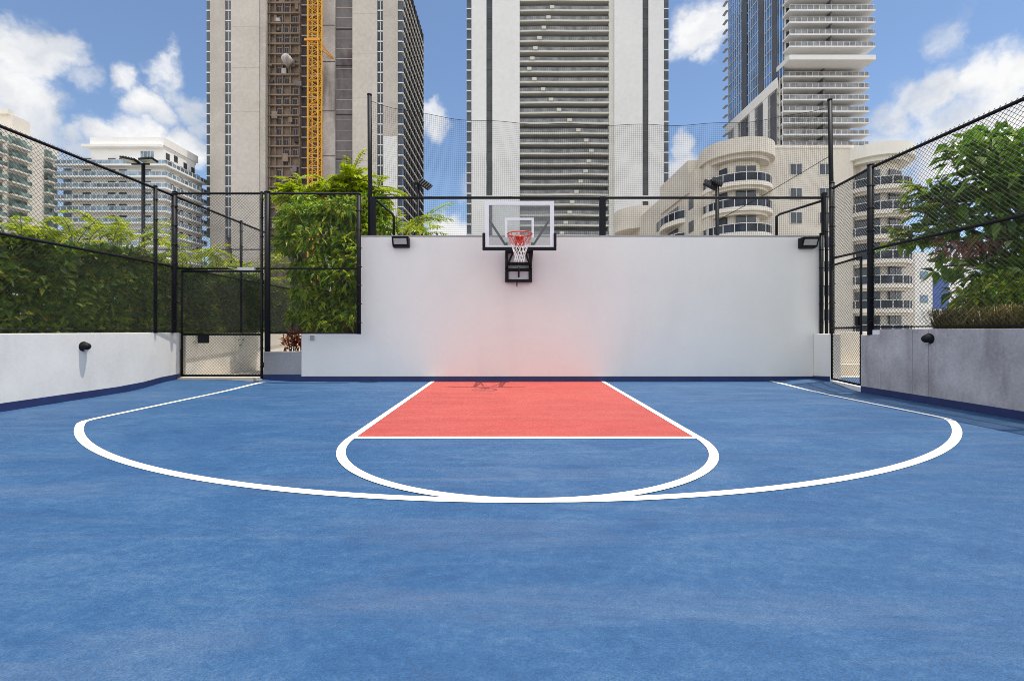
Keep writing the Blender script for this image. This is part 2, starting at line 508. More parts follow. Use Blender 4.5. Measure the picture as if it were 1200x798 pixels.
# right wall
root = thing('low_wall', (RX, 6, 0), 'low bare grey concrete wall on the right, stained, in shade', 'wall')
m = MB()
m.prism([(RX, -6), (RX + 0.28, -6), (RX + 0.28, 8.30), (RX, 8.30)], -0.05, 1.205)
m.prism([(RX, 8.30), (RX + 0.28, 8.30), (RX + 0.28, 8.76), (RX, 8.76)], -0.05, 1.10)
m.build('wall_face', M['wall_right'], root, bevel=0.012)
m = MB(); m.box(RX - 0.004, RX - 0.001, -6, 8.75, -0.02, 0.12)
m.build('painted_band', M['band'], root)
for jy in (4.2, 7.33, 7.62):
    m = MB(); m.box(RX - .0025, RX + .002, jy, jy + .007, .125, 1.19)
    m.build('formwork_joint', M['wall_joint'], root)
m = MB(); m.box(RX + 0.02, RX + 0.2, 8.34, 8.56, 1.10, 1.19)
m.build('kerb_block', M['bwhite'], root, bevel=0.01)

# back wall
BX0, BX1 = ax(422.5, WALL_Y), ax(966, WALL_Y)
WT = az(277.5, WALL_Y)
LOW = az(391, WALL_Y)
root = thing('back_wall', (1.7, WALL_Y, 0), 'tall smooth white painted wall that carries the basketball hoop', 'wall')
m = MB()
xl = ax(353, WALL_Y)
v2 = [(xl, 0 - .05), (7.06, -.05), (7.06, LOW), (BX1, LOW), (BX1, WT), (BX0, WT), (BX0, LOW), (xl, LOW)]
nn = len(v2)
m.add([(x, WALL_Y, z) for x, z in v2] + [(x, WALL_Y + 0.26, z) for x, z in v2],
      [(0, 1, 2, 7), (2, 3, 6, 7), (3, 4, 5, 6), (8, 15, 10, 9), (10, 15, 14, 11), (11, 14, 13, 12)] + [(i, i + 8, (i + 1) % 8 + 8, (i + 1) % 8) for i in range(8)])
m.build('wall_face', M['wall_back'], root, bevel=0.012)
m = MB()
m.prism([(7.06, 10.08), (7.30, 10.08), (7.30, WALL_Y + .26), (7.063, WALL_Y + .26)], -.05, LOW - 0.003)
m.build('wall_return', M['wall_back'], root, bevel=0.012)
m = MB(); m.box(xl, 7.055, WALL_Y - 0.005, WALL_Y - 0.001, -0.02, 0.118)
m.add([(7.055, WALL_Y, -.02), (7.055, 10.08, 0.0), (7.055, 10.08, .17), (7.055, WALL_Y, .13)], [(0, 1, 2, 3)])
m.build('painted_band', M['band'], root)
m = MB(); m.box(BX0, BX1, WALL_Y - .008, WALL_Y + .268, WT + .002, WT + .03)
m.build('coping', M['wall_grey'], root, bevel=0.006)

root = thing('garden_wall', (9, 12, 0), 'cream wall glimpsed through the narrow right gate', 'wall')
m = MB(); m.box(7.32, 11.5, 12.0, 12.25, -.05, 1.16); m.build('wall_face', M['cream'], root, bevel=.012)
m = MB(); m.box(7.32, 11.5, 11.80, 11.99, -.05, .32); m.build('wall_plinth', M['cream'], root, bevel=.012)

# grey planter wall between gate and back wall
root = thing('planter_wall', (-5.2, WALL_Y, 0), 'short grey rendered planter wall beside the left gate', 'wall')
gx0 = ax(308.5, WALL_Y + .02)
m = MB(); m.box(gx0, xl - 0.004, WALL_Y + .02, WALL_Y + .25, 0, az(412, WALL_Y))
m.build('wall_face', M['wall_grey'], root, bevel=0.01)
m = MB(); m.box(gx0, xl - 0.004, WALL_Y + .013, WALL_Y + .018, 0.0, 0.16)
m.build('painted_band', M['band'], root)

# gate sills
m = MB(); m.box(-7.56, gx0 - .004, GL_Y - .10, GL_Y + .30, -0.02, 0.115)
tag(m.build('gate_sill', M['path'], bevel=.01, org=(-6.7, GL_Y, 0)), 'pale concrete sill under the left gate', 'sill')
m = MB(); m.wallseg((7.08, 10.07), (6.745, 8.77), -0.22, -0.02, 0.085)
tag(m.build('gate_sill', M['bwhite'], bevel=.01, org=(6.9, 9.4, 0)), 'white concrete sill under the narrow right gate', 'sill')

# ------------------------------------------------------------------ fences
D = 0.0707


def chain_mesh(m, a, b, z0, z1, r=0.0023, barb=0.0, wave=0.004):
    """diamond mesh between the ground points a and b: two families of crossing wires"""
    a, b = Vector((a[0], a[1], 0)), Vector((b[0], b[1], 0))
    L = (b - a).length
    e = (b - a) / L
    nrm = Vector((e.y, -e.x, 0))
    H = z1 - z0 + barb
    for sgn in (1, -1):
        off = nrm * (0.0022 * sgn)
        k0, k1 = (-int(H / D) - 2, int(L / D) + 2) if sgn == 1 else (0, int((L + H) / D) + 3)
        for k in range(k0, k1):
            u0 = k * D          # where the wire meets z0
            h0, h1 = 0.0, H
            if sgn == 1:
                h0 = max(h0, -u0); h1 = min(h1, L - u0)
            else:
                h0 = max(h0, u0 - L); h1 = min(h1, u0)
            if h1 - h0 < 0.01:
                continue
            pts = []
            ns = max(1, int((h1 - h0) / 0.6))
            for i in range(ns + 1):
                h = h0 + (h1 - h0) * i / ns
                u = u0 + sgn * h
                p = a + e * u + Vector((0, 0, z0 + h)) + off
                w = mnoise.noise(Vector((u * 0.8, h * 0.8, a.x))) * wave * 3
                p += nrm * w
                pts.append(p)
            m.tube(pts, r, 6, cap=False)


def post(parent, x, y, z0, z1, r=0.038, name='post', capball=True):
    m = MB()
    m.tube([(x, y, z0), (x, y, z1)], r, 12)
    zz_ = z0 + .25
    while zz_ < z1 - .1 and r < .06:
        m.tube([(x, y, zz_), (x, y, zz_ + .022)], r * 1.18, 10)
        m.box(x + r, x + r * 1.6, y - .008, y + .008, zz_ + .003, zz_ + .019)
        zz_ += .42
    if capball:
        m.tube([(x, y, z1), (x, y, z1 + .012), (x, y, z1 + .03)], r, 12, rads=[r * 1.12, r * 1.12, r * 0.5])
    return m.build(name, M['black'], parent, True)


def rail(parent, pts, r=0.024, name='rail'):
    m = MB(); m.tube(pts, r, 8)
    return m.build(name, M['black'], parent, True)


FL, FR = 4.14, 4.22
FX = LX - 0.02
# left side fence
root = thing('chain_link_fence', (FX, 6.5, 1.13), 'long black chain link fence standing on the low white wall', 'fence')
for y in (3.4, 6.4, 9.52, 10.05, 12.55, 15.5):
    zz = FL + .04
    post(root, FX, y, 1.13, zz, 0.035 if y != 10.05 else 0.05)
for z, nm in ((FL, 'top_rail'), (2.585, 'middle_rail'), (1.185, 'bottom_rail')):
    rail(root, [(FX, 1.5, z), (FX, 16, z)], 0.024 if z > 2 else 0.012, nm)
m = MB(); chain_mesh(m, (FX, 1.5), (FX, 16), 1.16, FL, barb=.045)
m.build('chain_link_mesh', M['wire'], root, True)

# cross fence over the left gate and beside the white wall
CY_ = GL_Y
root = thing('chain_link_fence', (-5.0, CY_, 1.13), 'black chain link fence panels above and beside the left gate', 'fence')
xa, xg, xb = ax(205, CY_), ax(313.5, CY_), ax(420.5, CY_)
zt, zm, zb = az(227, CY_), az(315, CY_), az(390.5, CY_)
m_post = post(root, xg, CY_, az(412, CY_), zt + .03, 0.062)
post(root, xg - .13, CY_, 0.1, zt + .02, 0.03)
post(root, xa, CY_, 1.13, zt + .03, 0.05)
post(root, xb, CY_, LOW - .01, zt - .02, 0.048)
rail(root, [(xa, CY_, zt), (xb, CY_, zt)], .024, 'top_rail')
rail(root, [(xa, CY_, zm), (xb, CY_, zm)], .022, 'middle_rail')
rail(root, [(xg, CY_, zb), (xb, CY_, zb)], .018, 'bottom_rail')
m = MB()
chain_mesh(m, (xa, CY_), (xg, CY_), zm, zt, barb=.04)
chain_mesh(m, (xg, CY_), (xb, CY_), zb, zt, barb=.04)
m.build('chain_link_mesh', M['wire'], root, True)

# left gate
root = thing('gate', (-6.7, CY_, .12), 'wide black chain link gate on the left with a lock box', 'gate')
x0, x1 = ax(214, CY_), ax(307, CY_)
z0, z1 = az(440, CY_), az(318, CY_)
zc = az(392, CY_)
m = MB()
for p, q in (((x0, z0), (x0, z1)), ((x1, z0), (x1, z1)), ((x0, z0), (x1, z0)), ((x0, z1), (x1, z1)), ((x0, zc), (x1, zc))):
    m.tube([(p[0], CY_ - .02, p[1]), (q[0], CY_ - .02, q[1])], .024, 8)
m.build('gate_frame', M['black'], root, True)
m = MB(); chain_mesh(m, (x0, CY_ - .02), (x1, CY_ - .02), z0, z1)
m.build('chain_link_mesh', M['wire'], root, True)
m = MB(); m.box(ax(234, CY_), ax(247, CY_), CY_ - .075, CY_ - .046, az(402, CY_), az(392.5, CY_))
m.build('lock_box', M['black'], root, bevel=.006)
m = MB(); m.box(ax(281, CY_), ax(301, CY_), CY_ - .10, CY_ - .05, az(317.5, CY_), az(314, CY_))
m.tube([at(281, 316, CY_ - .1), at(268, 314, CY_ - .05)], .012, 6)
m.build('gate_closer', M['steel'], root)
m = MB()
for z in (z0 + .25, z1 - .25):
    m.tube([(x1 + .035, CY_ - .02, z - .05), (x1 + .035, CY_ - .02, z + .05)], .018, 8)
m.build('hinge', M['black'], root, True)

# right side fence
root = thing('chain_link_fence', (RX + .05, 6.5, 1.2), 'tall black chain link fence standing on the grey concrete wall', 'fence')
fx = RX + .03
for y, zb_, r_ in ((2.6, 1.2, .038), (5.5, 1.2, .038), (8.55, 1.1, .055)):
    post(root, fx, y, zb_, FR + .05, r_)
GA, GB = Vector((7.08, 10.05)), Vector((6.78, 8.72))
post(root, GA.x, GA.y, LOW, az(215, 10.05), .05)
for z, nm, r_ in ((FR, 'top_rail', .026), (2.69, 'middle_rail', .024), (1.245, 'bottom_rail', .012)):
    pts = [(fx, 0.5, z), (fx, 8.55, z)]
    if z > 2: pts.append((GA.x, GA.y, z + (.08 if z > 3 else 0.08)))
    rail(root, pts, r_, nm)
m = MB(); chain_mesh(m, (fx, 8.55), (fx, 0.5), 1.22, FR, r=.0030, barb=.05)
chain_mesh(m, (GA.x, GA.y), (fx, 8.55), 2.72, FR, r=.0028, barb=.05)
m.build('chain_link_mesh', M['wire'], root, True)

# right gate
root = thing('gate', (6.9, 9.4, .1), 'narrow black chain link gate between the white wall and grey wall', 'gate')
a = GA + (GB - GA) * 0.05; b = GA + (GB - GA) * 0.93
a.x -= .03; b.x -= .03
m = MB()
z0, z1, zc = .13, 2.60, 1.235
for p, q in (((a, z0), (a, z1)), ((b, z0), (b, z1)), ((a, z0), (b, z0)), ((a, z1), (b, z1)), ((a, zc), (b, zc))):
    m.tube([(p[0].x, p[0].y, p[1]), (q[0].x, q[0].y, q[1])], .023, 8)
m.build('gate_frame', M['black'], root, True)
m = MB(); chain_mesh(m, (a.x, a.y), (b.x, b.y), z0, z1)
m.build('chain_link_mesh', M['wire'], root, True)
m = MB(); c2 = b + (a - b) * .06
m.box(c2.x - .05, c2.x + .02, c2.y - .04, c2.y + .04, 1.28, 1.46)
m.build('latch', M['black'], root, bevel=.006)

# rail fence on the back wall, posts and the ball net
NY = WALL_Y + .13
root = thing('wall_railing', (1.7, NY, WT), 'black pipe railing with bent braces on top of white wall', 'railing')
zr = az(232, NY)
xp0, xp1 = ax(437.5, NY), ax(968, NY - .3)
rail(root, [(xp0, NY, zr), (ax(966, NY), NY, zr)], .03, 'top_rail')
m = MB(); m.box(xp0 - .06, xp0 + .06, NY - .05, NY + .05, WT, zr + .02); m.build('post', M['black'], root, bevel=.008)
m = MB(); m.box(ax(702.5, NY), ax(709.5, NY), NY - .05, NY + .05, WT, zr + .02); m.build('post', M['black'], root, bevel=.008)
m = MB(); m.box(ax(963.5, NY), ax(968.5, NY), NY - .04, NY + .04, WT, zr + .12); m.build('post', M['black'], root, bevel=.008)
for px in (965,):
    post(root, ax(962.3, WALL_Y - .05), WALL_Y - .05, LOW, WT + .05, .036)
    post(root, ax(968.6, WALL_Y - .05), WALL_Y - .05, LOW, WT + .9, .034)
rail(root, [at(441, 235, NY + .1), at(459, 250, NY + .1), at(461.5, 254, NY + .1), at(461.5, 277, NY + .1)], .03, 'brace')
rail(root, [at(962, 236, NY + .1), at(914, 251, NY + .1), at(910, 254, NY + .1), at(910, 277, NY + .1)], .03, 'brace')
rail(root, [(BX0 + .05, NY, WT + .05), (BX1 - .02, NY, WT + .05)], .012, 'bottom_rail')

NB = NY + .16
root = thing('ball_net', (1.7, NB, WT), 'fine black ball stop net hung between two tall poles above white wall', 'net')
for px0, py0, px1, py1 in ((433, 112, 434, 300), (972.5, 118, 975.5, 300)):
    p, q = at(px0, py0, NB), at(px1, py1, NB)
    m = MB(); m.tube([q, p], .05, 10); m.tube([p, p + Vector((0, 0, .03))], .056, 10)
    m.build('pole', M['black'], root, True)
xN0, xN1 = ax(433, NB), ax(973, NB)


def net_top(x):
    t = (x - xN0) / (xN1 - xN0)
    z_a, z_b = az(118, NB), az(124, NB)
    return z_a + (z_b - z_a) * t - 0.42 * (1 - (2 * t - 1) ** 4) - 0.10 * math.sin(t * 3.1) - 0.02 * math.sin(t * 40)


cells = 0.048
m = MB()
nu = int((xN1 - xN0) / cells)
zlo = WT + .03
for i in range(nu + 1):
    x = xN0 + (xN1 - xN0) * i / nu
    top = net_top(x)
    pts = []
    for k in range(6):
        z = top + (zlo - top) * k / 5
        pts.append((x + .012 * math.sin(z * 3 + x), NB + .03 * math.sin(x * 1.7 + z) * math.sin(math.pi * k / 5), z))
    m.tube(pts, .0018, 3, cap=False)
nv = int((net_top(xN0 + 2) - zlo) / cells)
for j in range(nv + 1):
    pts = []
    for i in range(0, 41):
        x = xN0 + (xN1 - xN0) * i / 40
        top = net_top(x)
        z = top + (zlo - top) * j / nv
        pts.append((x, NB + .03 * math.sin(x * 1.7 + z) * math.sin(math.pi * j / nv), z))
    m.tube(pts, .0018, 3, cap=False)
m.build('netting', M['twine'], root)
m = MB(); m.tube([(xN0 + (xN1 - xN0) * i / 60, NB, net_top(xN0 + (xN1 - xN0) * i / 60)) for i in range(61)], .006, 6)
m.build('head_rope', M['twine'], root)
rail(root, [at(971, 184, NB), at(888, 233, NB), at(842, 258, NB)], .008, 'guy_line')

# thin rail fence further back on the left
root = thing('boundary_fence', (-9, 18, 1), 'thin dark rail fence behind the hedge and gate', 'fence')
z = az(292.5, 18)
rail(root, [(ax(-60, 18), 18, z), (ax(345, 18), 18, z)], .022, 'top_rail')
for px in (92, 181, 271, 345):
    post(root, ax(px, 18), 18, 0, z + .02, .035)
m = MB(); chain_mesh(m, (ax(170, 18), 18), (ax(352, 18), 18), 1.1, z - .6, r=.0028)
m.build('chain_link_mesh', M['wire'], root, True)

# ------------------------------------------------------------------ wall lamps and sconces
def flood(px, py, label):
    Y = WALL_Y
    x, z = ax(px, Y), az(py, Y)
    root = thing('wall_floodlight', (x, Y, z), label, 'wall lamp', 'floodlights on the white wall')
    m = MB()
    w, h = .19, .12
    m.add([(x - w, Y - .02, z - h), (x + w, Y - .02, z - h), (x + w, Y - .02, z + h), (x - w, Y - .02, z + h),
           (x - w, Y - .13, z - h * .75), (x + w, Y - .13, z - h * .75), (x + w, Y - .22, z + h), (x - w, Y - .22, z + h)],
          [(0, 1, 2, 3), (7, 6, 5, 4), (0, 4, 5, 1), (1, 5, 6, 2), (2, 6, 7, 3), (3, 7, 4, 0)])
    m.box(x - .08, x + .08, Y - .02, Y - .001, z - .08, z + .08)
    m.build('housing', M['black'], root, bevel=.008)
    m = MB()
    a, b = Vector((x, Y - .13, z - h * .75)), Vector((x, Y - .22, z + h))
    p0, p1 = a.lerp(b, .18), a.lerp(b, .78)
    n = Vector((0, -.006, -.002))
    m.add([p0 + n + Vector((-w * .78, 0, 0)), p0 + n + Vector((w * .78, 0, 0)), p1 + n + Vector((w * .78, 0, 0)), p1 + n + Vector((-w * .78, 0, 0))], [(0, 1, 2, 3)])
    m.build('lens', M['lens'], root)
    return root


flood(471, 285, 'small black floodlight at the top left of the white wall')
flood(944, 286, 'small black floodlight at the top right of the white wall')


def dome(x, y, z, side, label):
    root = thing('wall_sconce', (x, y, z), label, 'wall lamp', 'black dome lamps on the low walls')
    m = MB()
    ns, nr = 14, 6
    rings = []
    rad, dep = .078, .11
    vs, fs = [], []
    for i in range(nr + 1):
        t = i / nr * math.pi / 2
        for j in range(ns):
            a = 2 * math.pi * j / ns
            vs.append((x + side * (.012 + dep * math.sin(t)), y + rad * math.cos(t) * math.cos(a), z + rad * math.cos(t) * math.sin(a) * .95))
    for i in range(nr):
        for j in range(ns):
            fs.append((i * ns + j, i * ns + (j + 1) % ns, (i + 1) * ns + (j + 1) % ns, (i + 1) * ns + j))
    m.add(vs, fs)
    m.build('shade', M['black'], root, True)
    m = MB(); m.tube([(x, y, z), (x + side * .016, y, z)], .084, 16)
    m.build('base_plate', M['black'], root)
    m = MB(); m.tube([(x + side * .05, y, z - .078), (x + side * .05, y, z - .05)], .03, 10)
    m.build('bulb_cover', M['lens'], root, True)


dome(LX, 7.38 * F / (CX - 97.5), az(406, 7.38 * F / (CX - 97.5)), 1, 'black dome lamp on the sunlit white left wall')
yd = RX * F / (1089.5 - CX)
dome(RX, yd, az(397, yd), -1, 'black dome lamp on the shaded grey right wall')
# outlet box on the low step of the white wall
m = MB(); m.box(ax(363.5, 10.6), ax(368, 10.6), 10.585, 10.629, az(398.5, 10.6), az(392.5, 10.6))
tag(m.build('outlet_box', M['wall_grey'], bevel=.005, org=(ax(366, 10.6), 10.6, az(395, 10.6))), 'tiny grey outlet box on the low end of the white wall', 'outlet')

# ------------------------------------------------------------------ basketball hoop
BY = 9.60
bx = ax(608.7, BY)
hw = .728
zb0, zb1 = az(290.5, BY), az(236, BY)
root = thing('basketball_hoop', (bx, WALL_Y, 2.3), 'wall mounted basketball hoop with clear backboard and red rim', 'basketball hoop')
m = MB(); m.box(bx - hw + .01, bx + hw - .01, BY - .006, BY + .006, zb0 + .01, zb1 - .01)
bb = m.build('backboard', M['clear'], root)
m = MB()
for (a, b, c, d) in ((-hw, hw, zb1 - .085, zb1), (-hw, -hw + .085, zb0, zb1 - .086), (hw - .085, hw, zb0, zb1 - .086), (-hw + .086, hw - .086, zb0, zb0 + .05)):
    m.box(bx + a, bx + b, BY - .014, BY + .014, c, d)
m.build('backboard_border', M['white_frame'], bb)
m = MB()
tz0, tz1, tw = zb0 + .21, az(255.5, BY), .305
for (a, b, c, d) in ((-tw, tw, tz1 - .05, tz1), (-tw, -tw + .05, tz0, tz1 - .051), (tw - .05, tw, tz0, tz1 - .051)):
    m.box(bx + a, bx + b, BY - .011, BY - .0065, c, d)
m.build('target_square', M['white_frame'], bb)
m = MB()
m.box(bx - hw - .05, bx + hw + .05, BY - .035, BY + .035, zb0 - .055, zb0 + .012)
for s in (-1, 1):
    a, b = sorted((s * (hw - .01), s * (hw + .05)))
    m.box(bx + a, bx + b, BY - .035, BY + .035, zb0 + .013, zb0 + .31)
m.build('edge_padding', M['black'], bb, bevel=.012)
# rim
RY, RZ, RRAD = BY - .42, az(274.5, 9.2), .245
rim = MB(); rim.tube([(bx + RRAD * math.cos(2 * math.pi * i / 36), RY + RRAD * math.sin(2 * math.pi * i / 36), RZ) for i in range(36)], .012, 8, closed=True)
rim.box(bx - .085, bx + .085, BY - .20, BY - .02, RZ - .012, RZ + .008)
rim.box(bx - .10, bx + .10, BY - .035, BY - .016, RZ - .17, RZ + .02)
for s in (-1, 1):
    rim.tube([(bx + s * .08, BY - .03, RZ - .13), (bx + s * .18, RY + .17, RZ - .01)], .008, 6)
for i in range(12):
    a = 2 * math.pi * (i + .5) / 12
    rim.tube([(bx + RRAD * math.cos(a), RY + RRAD * math.sin(a), RZ - .01), (bx + (RRAD - .01) * math.cos(a), RY + (RRAD - .01) * math.sin(a), RZ - .03)], .005, 4)
ro = rim.build('rim', M['rim'], root, True)
nm = MB()
prof = [(0, .240), (-.09, .212), (-.18, .178), (-.27, .145), (-.36, .115), (-.44, .10), (-.53, .108)]
for fam in (0, 1):
    for i in range(12):
        pts = []
        for k, (dz, rr) in enumerate(prof):
            a = 2 * math.pi * (i + .5 + (k * .5 if fam == 0 else -k * .5)) / 12
            pts.append((bx + rr * math.cos(a), RY + rr * math.sin(a), RZ - .03 + dz))
        nm.cur = 0
        nm.tube(pts[:3], .0042, 4)
        nm.cur = 1
        nm.tube(pts[2:], .006, 4)
nm.build('net', [M['cord_red'], M['cord_white']], ro)
# mount frame on the wall and its arms
m = MB()
mx = .275
mz0, mz1 = 2.30, 3.02
my = WALL_Y - .10
for s in (-1, 1):
    m.box(bx + s * mx - .035, bx + s * mx + .035, my - .03, my + .095, mz0 + .036, mz1)
for z in (mz0, 2.56, 2.70):
    m.box(bx - mx - .036, bx + mx + .036, my - .04, my + .085, z, z + .055)
m.box(bx - mx - .02, bx + mx + .02, my - .03, my + .08, mz1 - .05, mz1 + .012)
m.build('mount_frame', M['black'], root, bevel=.006)
m = MB(); m.box(bx - mx + .045, bx + mx - .045, my + .02, my + .04, mz0 + .065, 2.55)
m.build('mount_panel', M['panel_grey'], root)
m = MB(); m.tube([(bx, my - .14, 2.62), (bx, my - .10, 2.45), (bx, my - .10, 2.40)], .022, 8)
m.tube([(bx - .04, my - .03, mz0 + .02), (bx - .04, my - .03, mz0 - .1)], .014, 8)
m.build('height_crank', M['black'], root, True)
for s in (-1, 1):
    m = MB()
    m.tube([(bx + s * mx, my, 3.0), (bx + s * .27, BY + .03, zb0 + .10)], .026, 8)
    m.tube([(bx + s * mx, my, 2.60), (bx + s * .27, BY + .03, zb0 - .02)], .026, 8)
    m.tube([(bx + s * mx, my - .05, 2.64), (bx + s * .1, BY + .2, zb0 + .02)], .022, 8)
    m.build('arm', M['black'], root, True)
    m = MB(); m.tube([(bx + s * .29, BY + .05, zb0 + .06), (bx + s * .55, BY + .05, zb0 + .46), (bx + s * .64, BY + .05, zb0 + .62)], .026, 8)
    m.build('board_brace', M['black'], root, True)

# ------------------------------------------------------------------ tall lamp poles
def lamp_pole(px, py, Y, label, heads):
    x, z = ax(px, Y), az(py, Y)
    root = thing('lamp_post', (x, Y, 0), label, 'lamp post', 'floodlight poles round the court')
    m = MB(); m.tube([(x, Y, 0), (x, Y, z)], .06, 10)
    m.build('pole', M['black'], root, True)
    ends = [h[0] for h in heads]
    m = MB(); m.tube([(x + min(ends + [0]), Y, z - .02), (x + max(ends + [0]), Y, z - .02)], .03, 8)
    m.build('cross_arm', M['black'], root, True)
    for dx, dz, rx, ry, s in heads:
        mt = Matrix.Translation((x + dx, Y - .05, z + dz)) @ Matrix.Rotation(ry, 4, 'Y') @ Matrix.Rotation(rx, 4, 'X')
        m = MB(); m.obox(mt, s, s * .62, .07)
        for k in range(5):
            m.obox(mt @ Matrix.Translation(((k - 2) * s / 5.5, 0, .055)), .02, s * .5, .04)
        hd = m.build('lamp_head', M['black'], root, bevel=.01)
        m = MB(); m.obox(mt @ Matrix.Translation((0, 0, -.038)), s * .86, s * .5, .006)
        m.build('lens', M['lens'], hd)


lamp_pole(168, 192, 16.5, 'tall dark pole with twin flat floodlights beyond the left fence', [(-.42, .1, R(-8), R(12), .55), (.22, .1, R(-8), R(-4), .5)])
lamp_pole(490, 214, 17, 'dark lamp pole with a tilted head beside unfinished tower', [(.26, -.08, R(55), R(35), .5), (.0, -.02, R(55), R(-10), .3)])
lamp_pole(840.5, 214, 16, 'dark lamp pole with two tilted heads before the beige building', [(-.28, -.10, R(60), R(28), .46), (-.02, .0, R(60), R(28), .4)])

# ------------------------------------------------------------------ towers
def rowbox(m, *a):
    m.box(*a)


# centre white tower with balconies
Y0 = 136.0
k_ = Y0 / F
FH = 3.06
X = lambda px: (px - CX) * k_
root = thing('apartment_tower', (17, Y0, -25), 'white high rise tower straight behind the hoop with stacked balconies', 'tower')
TOPZ = 112
m = MB(); m.box(X(547.2), X(783.4), Y0 + 2.6, Y0 + 24, -25, TOPZ)
m.build('tower_core', M['pier_dark'], root)
for a, b in ((552.5, 570), (577, 609), (720, 753), (760, 778)):
    m = MB(); m.box(X(a), X(b), Y0, Y0 + 2.597, -25, TOPZ + 1.2)
    m.build('wall_panel', M['tower_white'], root)
m = MB(); m.box(X(714), X(719.95), Y0 + .5, Y0 + 2.597, -25, TOPZ + 1)
m.build('wall_return', M['tower_cream'], root)
for a, b in ((570, 577), (753, 760)):
    for z0, z1 in ((41.5, TOPZ), (22, 39.8)):
        m = MB()
        xa_, xb_ = X(a) + .01, X(b) - .01
        m.box(xa_, xb_, Y0 + .45, Y0 + 1.0, z0, z1)
        g = m.build('glass_strip', M['glass_strip'], root)
        m = MB()
        z = z0 + 1
        m.tube([(xa_ + .1, Y0 + .40, z0), (xa_ + .1, Y0 + .40, z1)], .06, 4)
        while z < z1:
            m.box(xa_, xb_, Y0 + .36, Y0 + .447, z, z + .12)
            z += FH
        m.build('mullion_grid', M['pier_dark'], g)
    m = MB(); m.box(X(a) + .01, X(b) - .01, Y0 + .02, Y0 + 1.0, 39.82, 41.48); m.build('spandrel', M['tower_white'], root)
ztop = 96.75
# corner windows, one per storey
proto = None
for side, (a, b) in enumerate(((546.8, 552.3), (778.2, 783.8))):
    first = None
    for i in range(-4, 24):
        z = ztop - FH * i
        if first is None:
            z_first = z
            m = MB(); m.box(X(a), X(b), Y0 + .25, Y0 + 2.58, z - 2.35, z + .35)
            first = m.build('window', M['glass_dark'], root)
            m = MB(); m.box(X(a) - .05, X(b), Y0 + .2, Y0 + 2.59, z + .36, z + .70)
            m.build('sill', M['mullion'], first)
        else:
            dup(first, (0, 0, z - z_first))
# balconies
DIV = [522, 508, 490, 473, 457, 445, 433, 453, 487, 518, 549, 590, 624, 655, 675, 665, 652, 633, 617, 600, 590, 575, 560]
xa_, xb_ = X(609) + .02, X(714) + .0
for i in range(-4, 23):
    z = ztop - FH * i
    dv = DIV[max(0, i)] if i >= 0 else 530 - 10 * i
    dvx = X(490 + dv / 3.325)
    pts = []
    nseg = 24
    amp = .10 + .22 * smooth(8, 20, i)
    for s in range(nseg + 1):
        t = s / nseg
        x = xa_ + (xb_ - xa_) * t
        pts.append((x, Y0 + .55 - amp * math.sin(math.pi * t) - amp * .7 * math.cos((x - dvx) * .32)))
    m = MB()
    m.prism(pts + [(xb_, Y0 + 2.59), (xa_, Y0 + 2.59)], z, z + .5)
    bal = m.build('balcony', M['tower_cream'], root)
    m = MB()
    ip = [(x, y + .08) for x, y in pts]
    n = len(ip)
    vs = [(x, y, z + .52) for x, y in ip] + [(x, y, z + 1.55) for x, y in ip]
    m.add(vs, [(q, q + 1, n + q + 1, n + q) for q in range(n - 1)])
    m.build('railing_glass', M['rail_grey'], bal)
    m = MB()
    for q in range(0, n):
        for f in (0, .5):
            if q + f > n - 1: continue
            p = ip[q] if f == 0 else ((ip[q][0] + ip[q + 1][0]) / 2, (ip[q][1] + ip[q + 1][1]) / 2)
            m.box(p[0] - .05, p[0] + .05, p[1] - .04, p[1] - .004, z + .52, z + 1.55)
    m.tube([(x, y, z + 1.58) for x, y in ip], .05, 4)
    m.build('railing', M['pier_dark'], bal)
    m = MB(); m.box(dvx - .65, dvx + .65, Y0 + .1 - amp, Y0 + .5, z + .55, z + 1.40)
    m.build('planter', M['tower_cream'], bal)
m = MB(); m.box(X(546), X(785), Y0 - .3, Y0 + 24.3, TOPZ + 1.21, TOPZ + 2.2); m.build('roof', M['tower_white'], root)

# left unfinished tower
Y0 = 135.0
k_ = Y0 / F
root = thing('unfinished_tower', (-61, Y0, -25), 'grey concrete high rise tower under construction behind the yellow crane', 'tower')
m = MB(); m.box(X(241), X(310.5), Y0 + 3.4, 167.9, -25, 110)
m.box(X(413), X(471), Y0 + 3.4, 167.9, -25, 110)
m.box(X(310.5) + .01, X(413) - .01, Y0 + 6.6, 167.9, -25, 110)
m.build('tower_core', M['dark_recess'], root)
for i, (a, b, mt_, yo) in enumerate(((246, 263.5, 'tower_conc', 0), (270.5, 303.5, 'tower_conc2', 0), (303.6, 310.5, 'tower_conc', .25), (413, 442, 'tower_conc2', 0), (448.6, 466, 'tower_conc', 0))):
    m = MB(); m.box(X(a), X(b), Y0 + yo, Y0 + 3.39, -25, 110)
    m.build('wall_panel', M[mt_], root)
m = MB(); m.box(X(449.3), X(465.5), Y0 - .06, Y0 - .01, -25, az(160, Y0)); m.build('painted_patch', M['tower_white'], root)
m = MB()
for z in (34.5, 47.5, 66, 79, 91):
    m.box(X(271), X(303.4), Y0 - .03, Y0 - .005, z, z + .10)
    m.box(X(413.2), X(441.6), Y0 - .03, Y0 - .005, z + 4, z + 4.10)
m.build('joint', M['tower_conc'], root)
zw = az(6, Y0)
